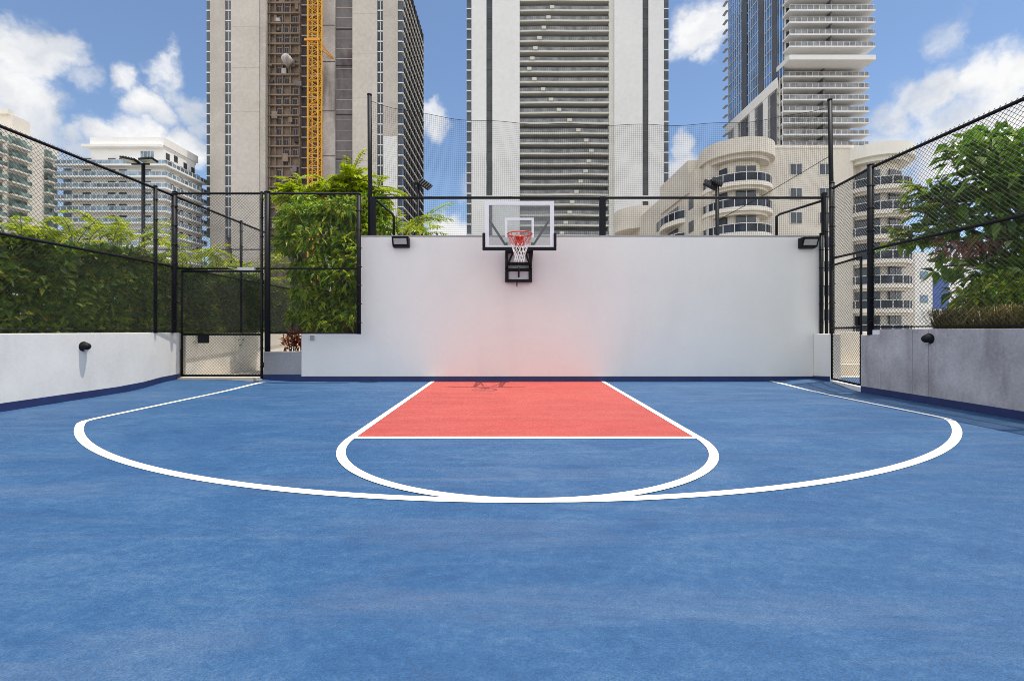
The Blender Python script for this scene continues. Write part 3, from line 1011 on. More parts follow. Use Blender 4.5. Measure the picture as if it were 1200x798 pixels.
for (a, b, two) in ((241.2, 245.9, 0), (263.6, 270.4, 1), (442.1, 448.5, 1), (466.1, 470.9, 0)):
    first = None
    for i in range(-3, 23):
        z = zw - FH * i
        if first is None:
            zf = z
            m = MB(); m.box(X(a), X(b), Y0 + .35, Y0 + 3.3, z - 1.30, z + 1.38)
            first = m.build('window', M['glass_dark'], root)
            m = MB(); m.box(X(a), X(b), Y0 + .2, Y0 + 3.35, z + 1.39, z + 1.74)
            if two:
                xm = X(a) * .42 + X(b) * .58
                m.box(xm - .09, xm + .09, Y0 + .25, Y0 + .347, z - 1.25, z + 1.25)
            m.build('frame', M['mullion'], first)
        else:
            dup(first, (0, 0, z - zf))
# formwork part: floors, columns and half glazed openings
m = MB(); m.box(X(310.6), X(348.5), Y0 + 2.4, Y0 + 6.5, -25, 110); m.build('formwork_wall', M['rust'], root)
m = MB()
for px in (312, 318.5, 327, 336.5, 347):
    m.box(X(px), X(px + 1.1), Y0 + 1.6, Y0 + 2.38, -25, 110)
m.build('formwork_column', M['rust'], root)
first = None
fw = None
for i in range(-3, 23):
    z = zw - FH * i - 1.0
    if first is None:
        zf = z
        m = MB(); m.box(X(311), X(348.4), Y0 + 1.35, Y0 + 2.38, z - .55, z - .15); first = m.build('floor_slab', M['rust'], root)
        fw = []
        for px in (323, 331.5, 342):
            m = MB(); m.box(X(px - 3.0), X(px + 3.0), Y0 + 2.25, Y0 + 2.39, z - .05, z + 2.05)
            o = m.build('window_opening', M['wall_grey'], root)
            m = MB()
            m.box(X(px - 2.5), X(px - .25), Y0 + 2.18, Y0 + 2.24, z + .15, z + 1.85)
            m.box(X(px + .25), X(px + 2.5), Y0 + 2.18, Y0 + 2.24, z + .15, z + 1.85)
            m.build('pane', M['dark_recess'], o)
            fw.append(o)
    else:
        dup(first, (0, 0, z - zf))
        for q, o in enumerate(fw):
            if random.random() < .66:
                dup(o, (random.uniform(-.15, .15), 0, z - zf))
for _ in range(26):
    px = random.uniform(311.5, 346); zc_ = random.uniform(26, 108); w_ = random.uniform(.5, 1.7); h_ = random.uniform(.5, 2.4)
    m = MB(); m.box(X(px), X(px) + w_, Y0 + random.uniform(1.2, 1.5), Y0 + 2.3, zc_, zc_ + h_)
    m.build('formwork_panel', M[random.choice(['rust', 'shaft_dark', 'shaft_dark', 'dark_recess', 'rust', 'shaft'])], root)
# dark bay behind the mast and the stained shaft
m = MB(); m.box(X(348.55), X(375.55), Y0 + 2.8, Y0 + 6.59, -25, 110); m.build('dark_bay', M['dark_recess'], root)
first = None
for i in range(-3, 23):
    z = zw - FH * i - 1.6
    if first is None:
        zf = z
        m = MB(); m.box(X(348.6), X(375.5), Y0 + 2.3, Y0 + 2.79, z, z + .3); first = m.build('floor_slab', M['shaft'], root)
    else:
        dup(first, (0, 0, z - zf))
m = MB(); m.box(X(375.6), X(391), Y0 + .9, Y0 + 6.59, -25, 110)
sh = m.build('lift_shaft', M['shaft'], root)
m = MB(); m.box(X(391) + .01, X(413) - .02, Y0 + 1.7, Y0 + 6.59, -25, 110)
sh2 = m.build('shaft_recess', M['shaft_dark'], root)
first = None
for i, z in enumerate((az(28, Y0), az(71, Y0), az(129, Y0), az(182, Y0))):
    m = MB(); m.box(X(375.7), X(391), Y0 + .82, Y0 + .895, z, z + .16); m.build('joint', M['dark_recess'], sh)
    m = MB(); m.box(X(391.2), X(412.8), Y0 + 1.55, Y0 + 1.695, z - .7, z - .5); m.build('joint', M['dark_recess'], sh2)
zz = 30.5
while zz < 105:
    m = MB(); m.box(X(391.2), X(412.8), Y0 + 1.6, Y0 + 1.695, zz, zz + .12); m.build('formwork_line', M['tower_conc'], sh2)
    zz += FH
# glazed side with floor slabs
m = MB(); m.box(X(471) - .3, X(471) + .0, Y0 + 3.42, 167.5, -25, 110); sg = m.build('side_glass', M['glass_side'], root)
first = None
for i in range(-3, 24):
    z = zw - FH * i - 1.55
    if first is None:
        zf = z
        m = MB(); m.box(X(471) + .01, X(471) + .40, Y0 + .4, 168, z, z + .28); first = m.build('side_slab', M['slab'], root)
    else:
        dup(first, (0, 0, z - zf))
m = MB()
y = Y0 + 3.5
while y < 168:
    m.box(X(471) + .01, X(471) + .25, y, y + .18, -25, 110); y += 2.4
m.build('mullion', M['pier_dark'], sg)
# bucket shaped debris chute head hanging on the formwork
p = at(337, 71, Y0 - 1)
root2 = thing('hoist_bucket', p, 'pale grey round bucket hanging in front of the rusty formwork', 'bucket')
m = MB(); m.tube([p + Vector((-.8, 0, 1.0)), p + Vector((-.1, 0, .1)), p + Vector((.7, .3, -.9))], 1.2, 14, rads=[1.25, 1.4, 1.3])
m.build('bucket_body', M['shaft'], root2, True)
m = MB(); m.tube([p + Vector((-.9, 0, 1.4)), p + Vector((-.9, 0, 40))], .06, 5); m.build('cable', M['pier_dark'], root2)

# tower crane mast
CYm = 131.0
cx0, cx1 = ax(361, CYm), ax(372.5, CYm)
root = thing('tower_crane', ((cx0 + cx1) / 2, CYm, -25), 'yellow lattice crane mast rising in front of the unfinished tower', 'crane')
dpt = cx1 - cx0
ztp = 112
for x in (cx0, cx1):
    for y in (CYm, CYm + dpt):
        m = MB(); m.box(x - .15, x + .15, y - .15, y + .15, -25, ztp); m.build('mast_chord', M['yellow'], root)
m = MB()
z = -25.0
st = 1.75
j = 0
while z < ztp - st:
    cs = [(cx0, CYm), (cx1, CYm), (cx1, CYm + dpt), (cx0, CYm + dpt)]
    for i in range(4):
        a, b = cs[i], cs[(i + 1) % 4]
        m.tube([(*a, z), (*b, z)], .07, 4, cap=False)
        if (j + i) % 2: a, b = b, a
        m.tube([(*a, z), (*b, z + st)], .085, 4, cap=False)
    z += st; j += 1
m.build('mast_bracing', M['yellow'], root)
m = MB()
m.tube([(cx0 - .3, CYm, -25), (cx0 - .3, CYm, ztp)], .05, 4)
m.tube([at(376.5, 300, CYm), at(376.5, -60, CYm)], .12, 4)
z = 28.
while z < 104:
    m.box(cx0 + .9, cx1 - .9, CYm + 1.2, CYm + 1.9, z, z + .15); z += 3.5
m.build('ladder', M['yellow'], root)
zt_ = az(47, CYm)
m = MB()
m.tube([(cx0, CYm, zt_), (ax(392, 136), 136.4, az(70, 136))], .22, 6)
m.tube([(cx1, CYm, zt_), (ax(392, 136), 136.4, az(70, 136))], .16, 6)
m.box(cx0 - 1.0, cx1 + .6, CYm - .3, CYm + .1, zt_ - .3, zt_ + .3)
m.build('wall_tie', M['orange'], root)

# right glass and balcony tower
Y0 = 115.0
k_ = Y0 / F
root = thing('apartment_tower', (82, 117, -25), 'blue glass high rise tower with deep stacked balconies behind beige building', 'tower')
XA, XB = 70.3, 92.0
YB = 148.7
m = MB(); m.box(XA + .6, XB - 1.5, 121.5, YB, -25, 110); m.build('tower_core', M['slab'], root)
ztr = 69.5
m = MB(); m.box(XA + .6, XB - 1.5, 118.0, 121.49, ztr + 1.3, 110); m.build('upper_wall', M['slab'], root)
m = MB(); m.box(XA + .3, XA + .597, 118.1, YB - 1, ztr - 2, 110); m.build('side_glass', M['glass_blue'], root)
m = MB(); m.box(XA + .3, XA + .597, 121.6, YB - 1, -25, ztr - 2.01); m.build('side_glass', M['rail_grey'], root)
first = None
for z in [ztr + 1.5 + 3.06 * i for i in range(-9, 14)]:
    if first is None:
        zf = z
        m = MB(); m.box(XA + .15, XA + .297, 121.6, YB - .6, z, z + .16); first = m.build('mullion', M['mullion'], root)
        m = MB(); m.box(XA - .5, XA + .28, YB - .95, YB + 1.5, z, z + .3); side_first = m.build('side_balcony', M['wall_grey'], root)
    else:
        dup(first, (0, 0, z - zf)); dup(side_first, (0, 0, z - zf))
for y0, y1 in ((135.8, 138.4), (126.8, 129.2), (120.6, 122.6)):
    m = MB(); m.box(XA - .1, XA + .14, y0, y1, ztr - 1.4, 110); m.build('pier', M['pier_dark'], root)
    m = MB(); m.box(XA - .1, XA + .14, y0 + .2, y1 + .6, -25, ztr - 5.0); m.build('pier', M['pier_dark'], root)
m = MB(); m.box(XA - .2, XA + .14, 120.2, YB, ztr - 4.4, ztr - 1.7); m.build('belt_course', M['bwhite'], root)
for y0 in (124.6, 131.5, 141):
    m = MB(); m.box(XA - .05, XA + .14, y0, y0 + 2.6, -25, ztr - 4.41); m.build('wall_panel', M['bwhite'], root)
m = MB()
y = 118.3
while y < YB - 1:
    m.box(XA + .2, XA + .296, y, y + .12, 30, 110); y += 1.2
m.build('vertical_mullion', M['mullion'], root)


def slab_balcony(name, x0, x1, y0, y1, z, th_, mat, rail_mat, parent, dark=None):
    m = MB(); m.box(x0, x1, y0, y1, z, z + th_)
    b = m.build(name, mat, parent)
    m = MB()
    m.box(x0 + .15, x1 - .15, y0 + .12, y0 + .17, z + th_ + .01, z + th_ + 1.05)
    m.box(x1 - .2, x1 - .15, y0 + .18, y1 - .2, z + th_ + .01, z + th_ + 1.05)
    m.build('railing_glass', rail_mat, b)
    m = MB()
    x = x0 + .1
    while x < x1:
        m.box(x, x + .08, y0 + .04, y0 + .11, z + th_ + .01, z + th_ + 1.1); x += 1.5
    y = y0 + .3
    while y < y1 - .3:
        m.box(x1 - .14, x1 - .06, y, y + .08, z + th_ + .01, z + th_ + 1.1); y += 1.2
    m.box(x0 + .1, x1 - .02, y0 + .03, y0 + .13, z + th_ + 1.1, z + th_ + 1.17)
    m.build('railing', M['mullion'], b)
    return b


zs_u = [72.6 + 3.06 * i for i in range(12)]
for z in zs_u:
    slab_balcony('balcony', XA, XB, Y0, 117.99, z, .38, M['tower_white'], M['rail_grey'], root)
    m = MB(); m.box(XA + 10.6, XA + 11.0, Y0 + .3, 117.98, z + .4, z + 3.04); m.build('balcony_divider', M['pier_dark'], root)
    m = MB()
    for xw in (1.0, 5.2, 12.2, 16.0):
        m.box(XA + xw, XA + xw + 3.2, 117.90, 117.985, z + .42, z + 2.8)
    m.build('window', M['glass_dark'], root)
m = MB(); m.box(XA, XB + .1, Y0, 121.48, ztr, ztr + 1.2); m.build('transfer_slab', M['tower_white'], root)
zs_l = [67.1 - 3.02 * i for i in range(10)]
for z in zs_l:
    slab_balcony('balcony', XA + .6, XB + 1.3, 118.6, 121.48, z, .36, M['tower_white'], M['rail_grey'], root)
    m = MB(); m.box(XA + 11.2, XA + 11.6, 118.9, 121.47, z + .38, z + 2.98); m.build('balcony_divider', M['pier_dark'], root)
    m = MB()
    for xw in (1.6, 5.8, 12.8, 16.6):
        m.box(XA + xw, XA + xw + 3.2, 121.40, 121.487, z + .4, z + 2.8)
    m.build('window', M['glass_dark'], root)

# ------------------------------------------------------------------ beige building with round balconies
Y0 = 56.0
k_ = Y0 / F
root = thing('apartment_building', (36, 58, -25), 'beige mid rise apartment building with round drum roofs and curved balconies', 'building')
RZt = az(174, Y0)
xw0, xw1 = X(900), X(1000)
m = MB(); m.box(X(830), xw1, Y0, Y0 + 16, -25, RZt); m.build('facade_wall', M['beige'], root)
m = MB(); m.box(xw1 + .01, X(1060), Y0 + .8, Y0 + 16, -25, RZt - .3); m.build('facade_wall', M['beige_pale'], root)
m = MB(); m.box(X(905), X(1000), Y0 - .12, Y0 + .2, RZt + .005, RZt + .35); m.build('parapet', M['beige_pale'], root)
FB = 28.4 * k_
zwin0 = az(205, Y0)
first = None
for cpx in (932.5, 966.5):
    for i in range(8):
        z = zwin0 - FB * i
        if first is None:
            zf, xf = z, cpx
            m = MB(); m.box(X(cpx) - .68, X(cpx) + .68, Y0 - .05, Y0 - .004, z, z + 1.30); first = m.build('window', M['glass_dark'], root)
            m = MB()
            for (a, b, c, d) in ((-.74, -.685, -.05, 1.36), (.685, .74, -.05, 1.36), (-.684, .684, 1.305, 1.36), (-.684, .684, -.06, -.005), (-.03, .03, 0, 1.3)):
                m.box(X(cpx) + a, X(cpx) + b, Y0 - .10, Y0 - .052, z + c, z + d)
            m.build('frame', M['mullion'], first)
        else:
            dup(first, (X(cpx) - X(xf), 0, z - zf))


def arc_pts(cx, cy, r, a0, a1, n):
    return [(cx + r * math.cos(R(a0 + (a1 - a0) * i / n)), cy + r * math.sin(R(a0 + (a1 - a0) * i / n))) for i in range(n + 1)]


def drum(cx, cy, r, zc0, zc1, a0, a1, floors, rw, doors, mat):
    """round roof drum above a stack of curved balconies"""
    m = MB(); m.prism(arc_pts(cx, cy, r, 0, 352.5, 47), zc0, zc1)
    m.prism(arc_pts(cx, cy, r * .86, 0, 352.5, 47), zc0 - .5, zc0 - .003)
    m.build('roof_drum', mat, root)
    m = MB(); m.prism(arc_pts(cx, cy, r * .62, 0, 345, 23), -25, zc0 - .52)
    m.build('round_wall', M['beige_pale'], root, False)
    for z in floors:
        ap = arc_pts(cx, cy, r * .94, a0, a1, 22)
        m = MB(); m.prism(ap + arc_pts(cx, cy, r * .60, a1, a0, 10), z - .42, z)
        # curved underside
        m.prism(arc_pts(cx, cy, r * .82, a0, a1, 22) + arc_pts(cx, cy, r * .60, a1, a0, 10), z - .75, z - .423)
        b = m.build('balcony', M['beige_pale'], root)
        m = MB()
        ip = arc_pts(cx, cy, r * .91, a0, a1, 22)
        n = len(ip)
        m.add([(x, y, z + .08) for x, y in ip] + [(x, y, z + 1.02) for x, y in ip], [(q, q + 1, n + q + 1, n + q) for q in range(n - 1)])
        m.build('railing_glass', M['rail_navy'], b)
        m = MB()
        for q in range(0, n, 2):
            x, y = ip[q]
            dx, dy = x - cx, y - cy
            l = math.hypot(dx, dy)
            x += dx / l * .05; y += dy / l * .05
            m.tube([(x, y, z), (x, y, z + 1.06)], .05, 4)
        m.tube([(x + (x - cx) / r * .05, y + (y - cy) / r * .05, z + 1.07) for x, y in ip], .055, 4)
        m.tube([(x + (x - cx) / r * .05, y + (y - cy) / r * .05, z + .06) for x, y in ip], .05, 4)
        m.build('railing', M['mullion'], b)
        for da in doors:
            x, y = cx + r * .625 * math.cos(R(da)), cy + r * .625 * math.sin(R(da))
            mt = Matrix.Translation((x, y, z + 1.1)) @ Matrix.Rotation(R(da + 90), 4, 'Z')
            m = MB(); m.obox(mt, 2.3, .12, 2.15); d = m.build('balcony_door', M['glass_dark'], root)
            m = MB(); m.obox(mt @ Matrix.Translation((0, .0, 0)), .08, .2, 2.15); m.build('mullion', M['mullion'], d)


zf0 = az(212, Y0 - 3)
drum(X(866.5), Y0 + .9, 4.25, az(190, Y0), az(165.5, Y0 - 2), 150, 352, [zf0 - FB * i for i in range(7)], 0, (268, 200), M['beige'])
zf1 = az(217, Y0 - 2)
drum(X(1033), Y0 + 1.6, 4.2, az(189, Y0), az(167, Y0 - 2), 172, 372, [zf1 - FB * i * .985 for i in range(8)], 0, (225, 292), M['slab'])
# left wing going back
WX = 23.2
m = MB(); m.prism([(WX, 57.5), (X(835), 57.5), (X(835), 100), (WX, 100), (WX, 72), (WX, 58)], -25, 21.6)
m.build('wing_wall', M['beige'], root)
m = MB(); m.prism([(WX - .25, 59), (WX + 2, 59), (WX + 2, 70), (WX - .25, 70)], 19.0, 23.2); m.build('wing_parapet', M['beige'], root)
for i in range(6):
    z = 16.2 - FB * i
    ap = [(WX, 60.5)] + [(WX - 1.5 * math.sin(math.pi * t / 14) ** .6, 60.5 + 9 * t / 14) for t in range(1, 14)] + [(WX, 69.5)]
    m = MB(); m.prism([(x, y) for x, y in ap][::-1], z - .6, z)
    b = m.build('balcony', M['beige_pale'], root)
    ip = [(x - .02, y) for x, y in ap]; n = len(ip)
    m = MB(); m.add([(x, y, z + .05) for x, y in ip] + [(x, y, z + 1.0) for x, y in ip], [(q, q + 1, n + q + 1, n + q) for q in range(n - 1)])
    m.build('railing_glass', M['rail_navy'], b)
    m = MB()
    for q in range(0, n, 2):
        m.tube([(ip[q][0] - .05, ip[q][1], z), (ip[q][0] - .05, ip[q][1], z + 1.05)], .05, 4)
    m.tube([(x - .05, y, z + 1.05) for x, y in ip], .05, 4)
    m.build('railing', M['mullion'], b)
    m = MB(); m.box(WX - .05, WX - .004, 63, 67, z + .1, z + 2.2); m.build('balcony_door', M['glass_dark'], root)
    m = MB(); m.box(WX - .05, WX - .004, 57.8, 59.3, z + .6, z + 2.0); m.build('window', M['glass_dark'], root)
    m = MB(); m.box(WX - .05, WX - .004, 70.8, 72.3, z + .6, z + 2.0); m.build('window', M['glass_dark'], root)
    for yc, rr in ((85, 4.2),):
        m = MB(); m.prism([(WX + .02, yc - rr)] + [(WX - 1.6 * math.sin(math.pi * t / 10), yc - rr + 2 * rr * t / 10) for t in range(1, 10)][::1] + [(WX + .02, yc + rr)], z - .6, z + .9)
        m.build('balcony', M['beige_pale'], root)
m = MB(); m.prism(arc_pts(WX + 1.5, 86, 5, 0, 345, 23), 19.6, 23.5); m.build('roof_drum', M['beige'], root)

# low white annex behind right trees
root = thing('annex_building', (62, 66, -25), 'low white building with a blue panel glimpsed behind right tree', 'building')
m = MB(); m.box(ax(1072, 66), ax(1225, 66), 66, 80, -25, az(296, 66)); m.build('facade_wall', M['bwhite'], root)
m = MB(); m.box(ax(1093, 66), ax(1111, 66), 65.9, 65.99, az(362, 66), az(326, 66)); m.build('blue_panel', M['blue_panel'], root)
for px, py in ((1078, 318), (1078, 346), (1120, 318), (1142, 318), (1120, 346)):
    m = MB(); m.box(ax(px, 66), ax(px + 9, 66), 65.92, 65.99, az(py + 9, 66), az(py, 66)); m.build('window', M['glass_aqua'], root)

# ------------------------------------------------------------------ left far buildings
Y0 = 124.0
k_ = Y0 / F
root = thing('apartment_building', (-105, Y0, -25), 'white apartment building with blue glass balconies behind left fence', 'building')
xc = X(193)
m = MB(); m.box(X(84), xc, Y0, 139, -25, 47.2); m.build('facade_wall', M['bwhite'], root)
m = MB(); m.box(X(73), X(84) - .01, Y0 + .3, 135, -25, 45.4); m.build('corner_glass', M['glass_aqua'], root)
m = MB(); m.box(X(104), X(190), Y0 + .6, 137, 47.21, az(173, Y0)); m.build('penthouse_wall', M['bwhite'], root)
m = MB(); m.box(X(97), X(190), Y0 - .6, 137.4, az(173, Y0) + .01, az(172, Y0) + .5); m.build('roof_slab', M['bwhite'], root)
m = MB(); m.box(X(104), X(191), Y0 + .3, 138, az(172, Y0) + .52, az(160.5, Y0)); m.build('roof_wall', M['bwhite'], root)
m = MB()
for q in range(4):
    m.box(X(163 + q * 4), X(166 + q * 4), Y0 + .5, Y0 + .59, az(186, Y0), az(176.5, Y0))
m.build('window', M['glass_aqua'], root)
for px_, z_ in ((196.5, 48.3), (206, 48.8), (217, 48.2), (226, 48.0)):
    yy = 190 * k_ * F / (CX - px_) * 0 + (-X(190)) * F / (CX - px_)
    m = MB(); m.box(X(190) + .0, X(190) + .05, yy - .7, yy + .7, z_, z_ + 1.8); m.build('window', M['glass_dark'], root)
sl = 3.11
for i in range(12):
    z = 45.5 - sl * i
    m = MB(); m.prism([(X(71), Y0 - 1.8), (xc + 1.6, Y0 - 1.8), (xc + 1.6, 139), (xc + .005, 139), (xc + .005, Y0 - .005), (X(71), Y0 - .005)], z, z + .42)
    b = m.build('balcony', M['bwhite'], root)
    m = MB(); m.box(X(71) + .1, xc + 1.5, Y0 - 1.72, Y0 - 1.66, z + .45, z + 1.45)
    m.box(xc + 1.46, xc + 1.52, Y0 - 1.65, 138.9, z + .45, z + 1.45)
    m.build('railing_glass', M['glass_aqua'], b)
    m = MB()
    x = X(71)
    while x < xc + 1.5:
        m.box(x, x + .12, Y0 - 1.80, Y0 - 1.73, z + .43, z + 1.5); x += 1.6
    y = Y0 - 1
    while y < 139:
        m.box(xc + 1.53, xc + 1.6, y, y + .12, z + .43, z + 1.5); y += 1.6
    m.box(X(71), xc + 1.6, Y0 - 1.80, Y0 - 1.72, z + 1.5, z + 1.58)
    m.box(xc + 1.52, xc + 1.6, Y0 - 1.72, 138.9, z + 1.5, z + 1.58)
    m.build('railing', M['bwhite'], b)
    for px_, w_ in ((102, 5), (131, 4.5), (144, 4.5), (173, 4)):
        m = MB(); m.box(X(px_ - w_), X(px_ + w_), Y0 - .06, Y0 - .004, z + .45, z + 2.6); m.build('window', M['glass_dark'], root)
    for yy in (126, 129.5, 133, 136.5):
        m = MB(); m.box(xc + .006, xc + .06, yy, yy + 1.4, z + .45, z + 2.5); m.build('window', M['glass_dark'], root)

root = thing('apartment_building', (-125, 112, -25), 'sand coloured apartment building with green glass balconies at far left', 'building')
AX = -123.0
m = MB(); m.box(AX - 18, AX, 92, 124.2, -25, 50.8); m.build('facade_wall', M['abeige'], root)
m = MB(); m.box(AX - 9, AX - 1.5, 114.2, 118.4, 50.81, 55.2); m.build('penthouse', M['abeige'], root)
m = MB(); m.box(AX - 8, AX - 2, 113.5, 115, 55.21, 56.4); m.build('roof_plant', M['slab'], root)
for i in range(13):
    z = 46.6 - 3.05 * i
    for (ya, yb) in ((101, 110.7), (111.6, 116.4), (120.2, 122.8)):
        m = MB(); m.box(AX + .004, AX + 1.3, ya, yb, z, z + .4); b = m.build('balcony', M['abeige'], root)
        m = MB(); m.box(AX + 1.16, AX + 1.22, ya + .1, yb - .1, z + .42, z + 1.4); m.build('railing_glass', M['glass_green'], b)
        m = MB(); m.box(AX + .004, AX + .08, ya + .3, yb - .3, z + .42, z + 2.6); m.build('window', M['glass_green'], root)

# ------------------------------------------------------------------ planting
def leaf(m, p, d, up, L, W, fold=.25, droop=0.0):
    s = d.cross(up)
    if s.length < 1e-4: s = d.orthogonal()
    s.normalize()
    n = s.cross(d)
    tip = p + d * L + Vector((0, 0, -droop * L))
    mid = p + d * (L * .45) - n * (fold * W)
    a = mid + s * (W / 2) + n * (fold * W * 1.6)
    b = mid - s * (W / 2) + n * (fold * W * 1.6)
    m.add([p, a, tip, b], [(0, 1, 2, 3)])


def rvec():
    while True:
        v = Vector((random.uniform(-1, 1), random.uniform(-1, 1), random.uniform(-1, 1)))
        if .05 < v.length < 1: return v.normalized()


def clump(m, c, r, n, L, W, squash=.8, droop=.25, outw=.7):
    c = Vector(c)
    for _ in range(n):
        v = rvec()
        q = v * r * (random.random() ** .45)
        q.z *= squash
        d = (v * outw + rvec() * .8 + Vector((0, 0, .1))).normalized()
        up = (Vector((0, 0, 1)) + rvec() * .7).normalized()
        s = random.uniform(.65, 1.25)
        leaf(m, c + q, d, up, L * s, W * s, .2, droop)


def frond(m, p, d, L, leafL, leafW, nl, sag=.5, mr=None):
    """a feathery leaf: bent midrib with leaflets on both sides"""
    d = d.normalized()
    side = d.cross(Vector((0, 0, 1)))
    if side.length < 1e-3: side = Vector((1, 0, 0))
    side.normalize()
    q = Vector(p)
    pts = [q.copy()]
    for i in range(nl):
        t = i / nl
        dd = (d + Vector((0, 0, -sag * t * 1.6))).normalized()
        q = q + dd * (L / nl)
        pts.append(q.copy())
        ll = leafL * (math.sin(math.pi * (.12 + .85 * t)) * .8 + .2)
        for s in (-1, 1):
            ld = (side * s + dd * .75 + Vector((0, 0, .25 - .5 * t)) + rvec() * .15).normalized()
            leaf(m, q, ld, Vector((0, 0, 1)), ll, leafW, .15, .25)
    if mr is not None:
        mr.tube(pts, .008, 4, cap=False, rads=[.012 * (1 - .8 * i / nl) + .002 for i in range(nl + 1)])


# soil
m = MB(); m.box(-14, LX - .26, -6, 16.3, -.05, .75)
tag(m.build('planting_bed', M['soil']), 'raised soil bed behind the left wall', 'soil', kind='structure')
m = MB(); m.box(-6.2 + .3, -1.0, 10.93, 15.5, -.05, .55)
tag(m.build('planting_bed', M['soil']), 'soil bed behind the planter wall', 'soil', kind='structure')
m = MB(); m.box(RX + .29, 15, -6, 8.2, -.05, 1.12)
tag(m.build('planting_bed', M['soil']), 'raised soil bed behind the grey wall', 'soil', kind='structure')

# clipped hedge along the left fence
root = thing('hedge', (-8.6, 9, .75), 'dense dark green hedge running behind the left fence', 'hedge')
m = MB()
for _ in range(52000):
    y = random.uniform(3.5, 16)
    t = random.random()
    dx = .9 * random.random() ** 1.4
    zt = 2.72 + .34 * mnoise.noise(Vector((y * .9, 1.3, 0))) + .24 * mnoise.noise(Vector((y * 2.7, 4, 0)))
    if random.random() < .75:
        z = .75 + (zt - .75) * random.random() ** .9
        x = -7.78 - dx + .30 * mnoise.noise(Vector((y * 1.6, z * 1.6, 2)))
        out = Vector((1, 0, .3))
    else:
        z = zt - .12 * random.random() ** 2
        x = random.uniform(-9.3, -7.7)
        out = Vector((.2, 0, 1))
    d = (out * .6 + rvec()).normalized()
    s = random.uniform(.6, 1.3)
    leaf(m, Vector((x, y, z)), d, (out + rvec() * .6).normalized(), .13 * s, .062 * s, .2, .2)
m.build('foliage', M['leaf_hedge'], root)
m = MB()
y = 4
while y < 16:
    x = -8.4 + random.uniform(-.15, .15)
    m.tube([(x, y, .7), (x + .05, y + .05, 1.5), (x - .05, y + .1, 2.5)], .03, 6, rads=[.04, .03, .015]); y += .7
m.build('stem', M['bark'], root)

# hedge behind the gate
root = thing('hedge', (-6.5, 19, 1), 'dark clipped hedge seen through the left gate', 'hedge')
m = MB()
for _ in range(22000):
    x = random.uniform(-12.5, -2.5)
    zt = 2.75 + .3 * mnoise.noise(Vector((x * .8, 7, 0)))
    z = .1 + (zt - .1) * random.random()
    y = 18.4 + .5 * random.random()
    s = random.uniform(.7, 1.3)
    leaf(m, Vector((x, y, z)), (Vector((0, -.6, .2)) + rvec()).normalized(), (Vector((0, -1, .6)) + rvec() * .6).normalized(), .15 * s, .075 * s, .2, .2)
m.build('foliage', M['leaf_hedge'], root)
m = MB()
x = -12
while x < -2.6:
    m.tube([(x, 18.8, 0), (x + .1, 18.8, 2.4)], .04, 6); x += 1.1
m.build('stem', M['bark'], root)


def feather_bush(name, base, fronds, label, group=None, mat='leaf_bright', spread=.5, L=1.1, ll=.32, lw=.055, nl=14, stemh=1.4):
    root = thing(name, base, label, 'plant', group)
    m, ms = MB(), MB()
    b = Vector(base)
    for i in range(fronds):
        a = random.uniform(0, 2 * math.pi)
        rr = spread * random.random() ** .5
        h = stemh * random.uniform(.6, 1.1)
        foot = b + Vector((rr * .4 * math.cos(a), rr * .4 * math.sin(a), 0))
        top = b + Vector((rr * math.cos(a), rr * math.sin(a), h))
        ms.tube([foot, foot.lerp(top, .5) + Vector((0, 0, .1)), top], .02, 5, rads=[.025, .02, .012])
        aa = a + random.uniform(-.8, .8)
        d = Vector((math.cos(aa), math.sin(aa), random.uniform(.25, 1.3)))
        frond(m, top, d, L * random.uniform(.7, 1.15), ll, lw, nl, random.uniform(.3, .8), ms)
    m.build('foliage', M[mat], root)
    ms.build('stem', M['cane'], root, True)
    return root


GB_ = 'lime green feathery bushes behind the hedge'
for (px, py, Y, lab) in ((14, 296, 11, 'lime green feathery bush topping the hedge at far left'),
                         (96, 282, 12, 'lime green feathery bush before the white apartment building'),
                         (140, 285, 13.5, 'lime green feathery bush left of the twin floodlight pole'),
                         (235, 312, 17.3, 'lime green feathery bush above left half of gate'),
                         (288, 308, 16.9, 'lime green feathery bush above right half of gate')):
    zc = az(py, Y)
    feather_bush('feathery_bush', (ax(px, Y), Y, .4), 48, lab, GB_, stemh=zc - .4, spread=1.0 if px < 200 else 1.15, L=1.0, lw=.07)

# leafy tree behind the cross fence
root = thing('leafy_tree', (-4.6, 12.0, .5), 'bushy bright green tree behind the fence left of the white wall', 'tree')
m, ms = MB(), MB()
tb = Vector((-4.7, 12.0, .5))
cl = []
for (px, py, Y, r) in ((335, 262, 12.3, .42), (352, 250, 12.0, .5), (375, 250, 11.8, .55), (398, 245, 12.0, .55), (412, 258, 12.2, .5),
                       (345, 285, 12.0, .5), (372, 285, 11.7, .55), (400, 285, 11.7, .55), (418, 300, 11.8, .42), (350, 318, 12.0, .45),
                       (378, 318, 11.7, .5), (405, 320, 11.7, .5), (360, 345, 11.8, .42), (385, 348, 11.7, .48), (410, 350, 11.7, .45),
                       (370, 372, 11.5, .38), (395, 376, 11.4, .38), (414, 372, 11.5, .35), (352, 365, 11.9, .3), (360, 235, 12.4, .4), (432, 250, 12.3, .4), (436, 268, 12.2, .32), (428, 232, 12.4, .34), (448, 262, 12.3, .3), (446, 242, 12.5, .3)):
    c = at(px, py, Y)
    cl.append(c)
    clump(m, c + rvec() * .12, r * random.uniform(.65, 1.15), int(235 * (r / .45) ** 2), .215, .08, .75, .35)
for c in cl:
    mid = tb.lerp(c, .5) + Vector((0, 0, .25))
    ms.tube([tb + Vector((random.uniform(-.15, .15), random.uniform(-.1, .1), 0)), mid, c], .02, 6, rads=[.045, .028, .01])
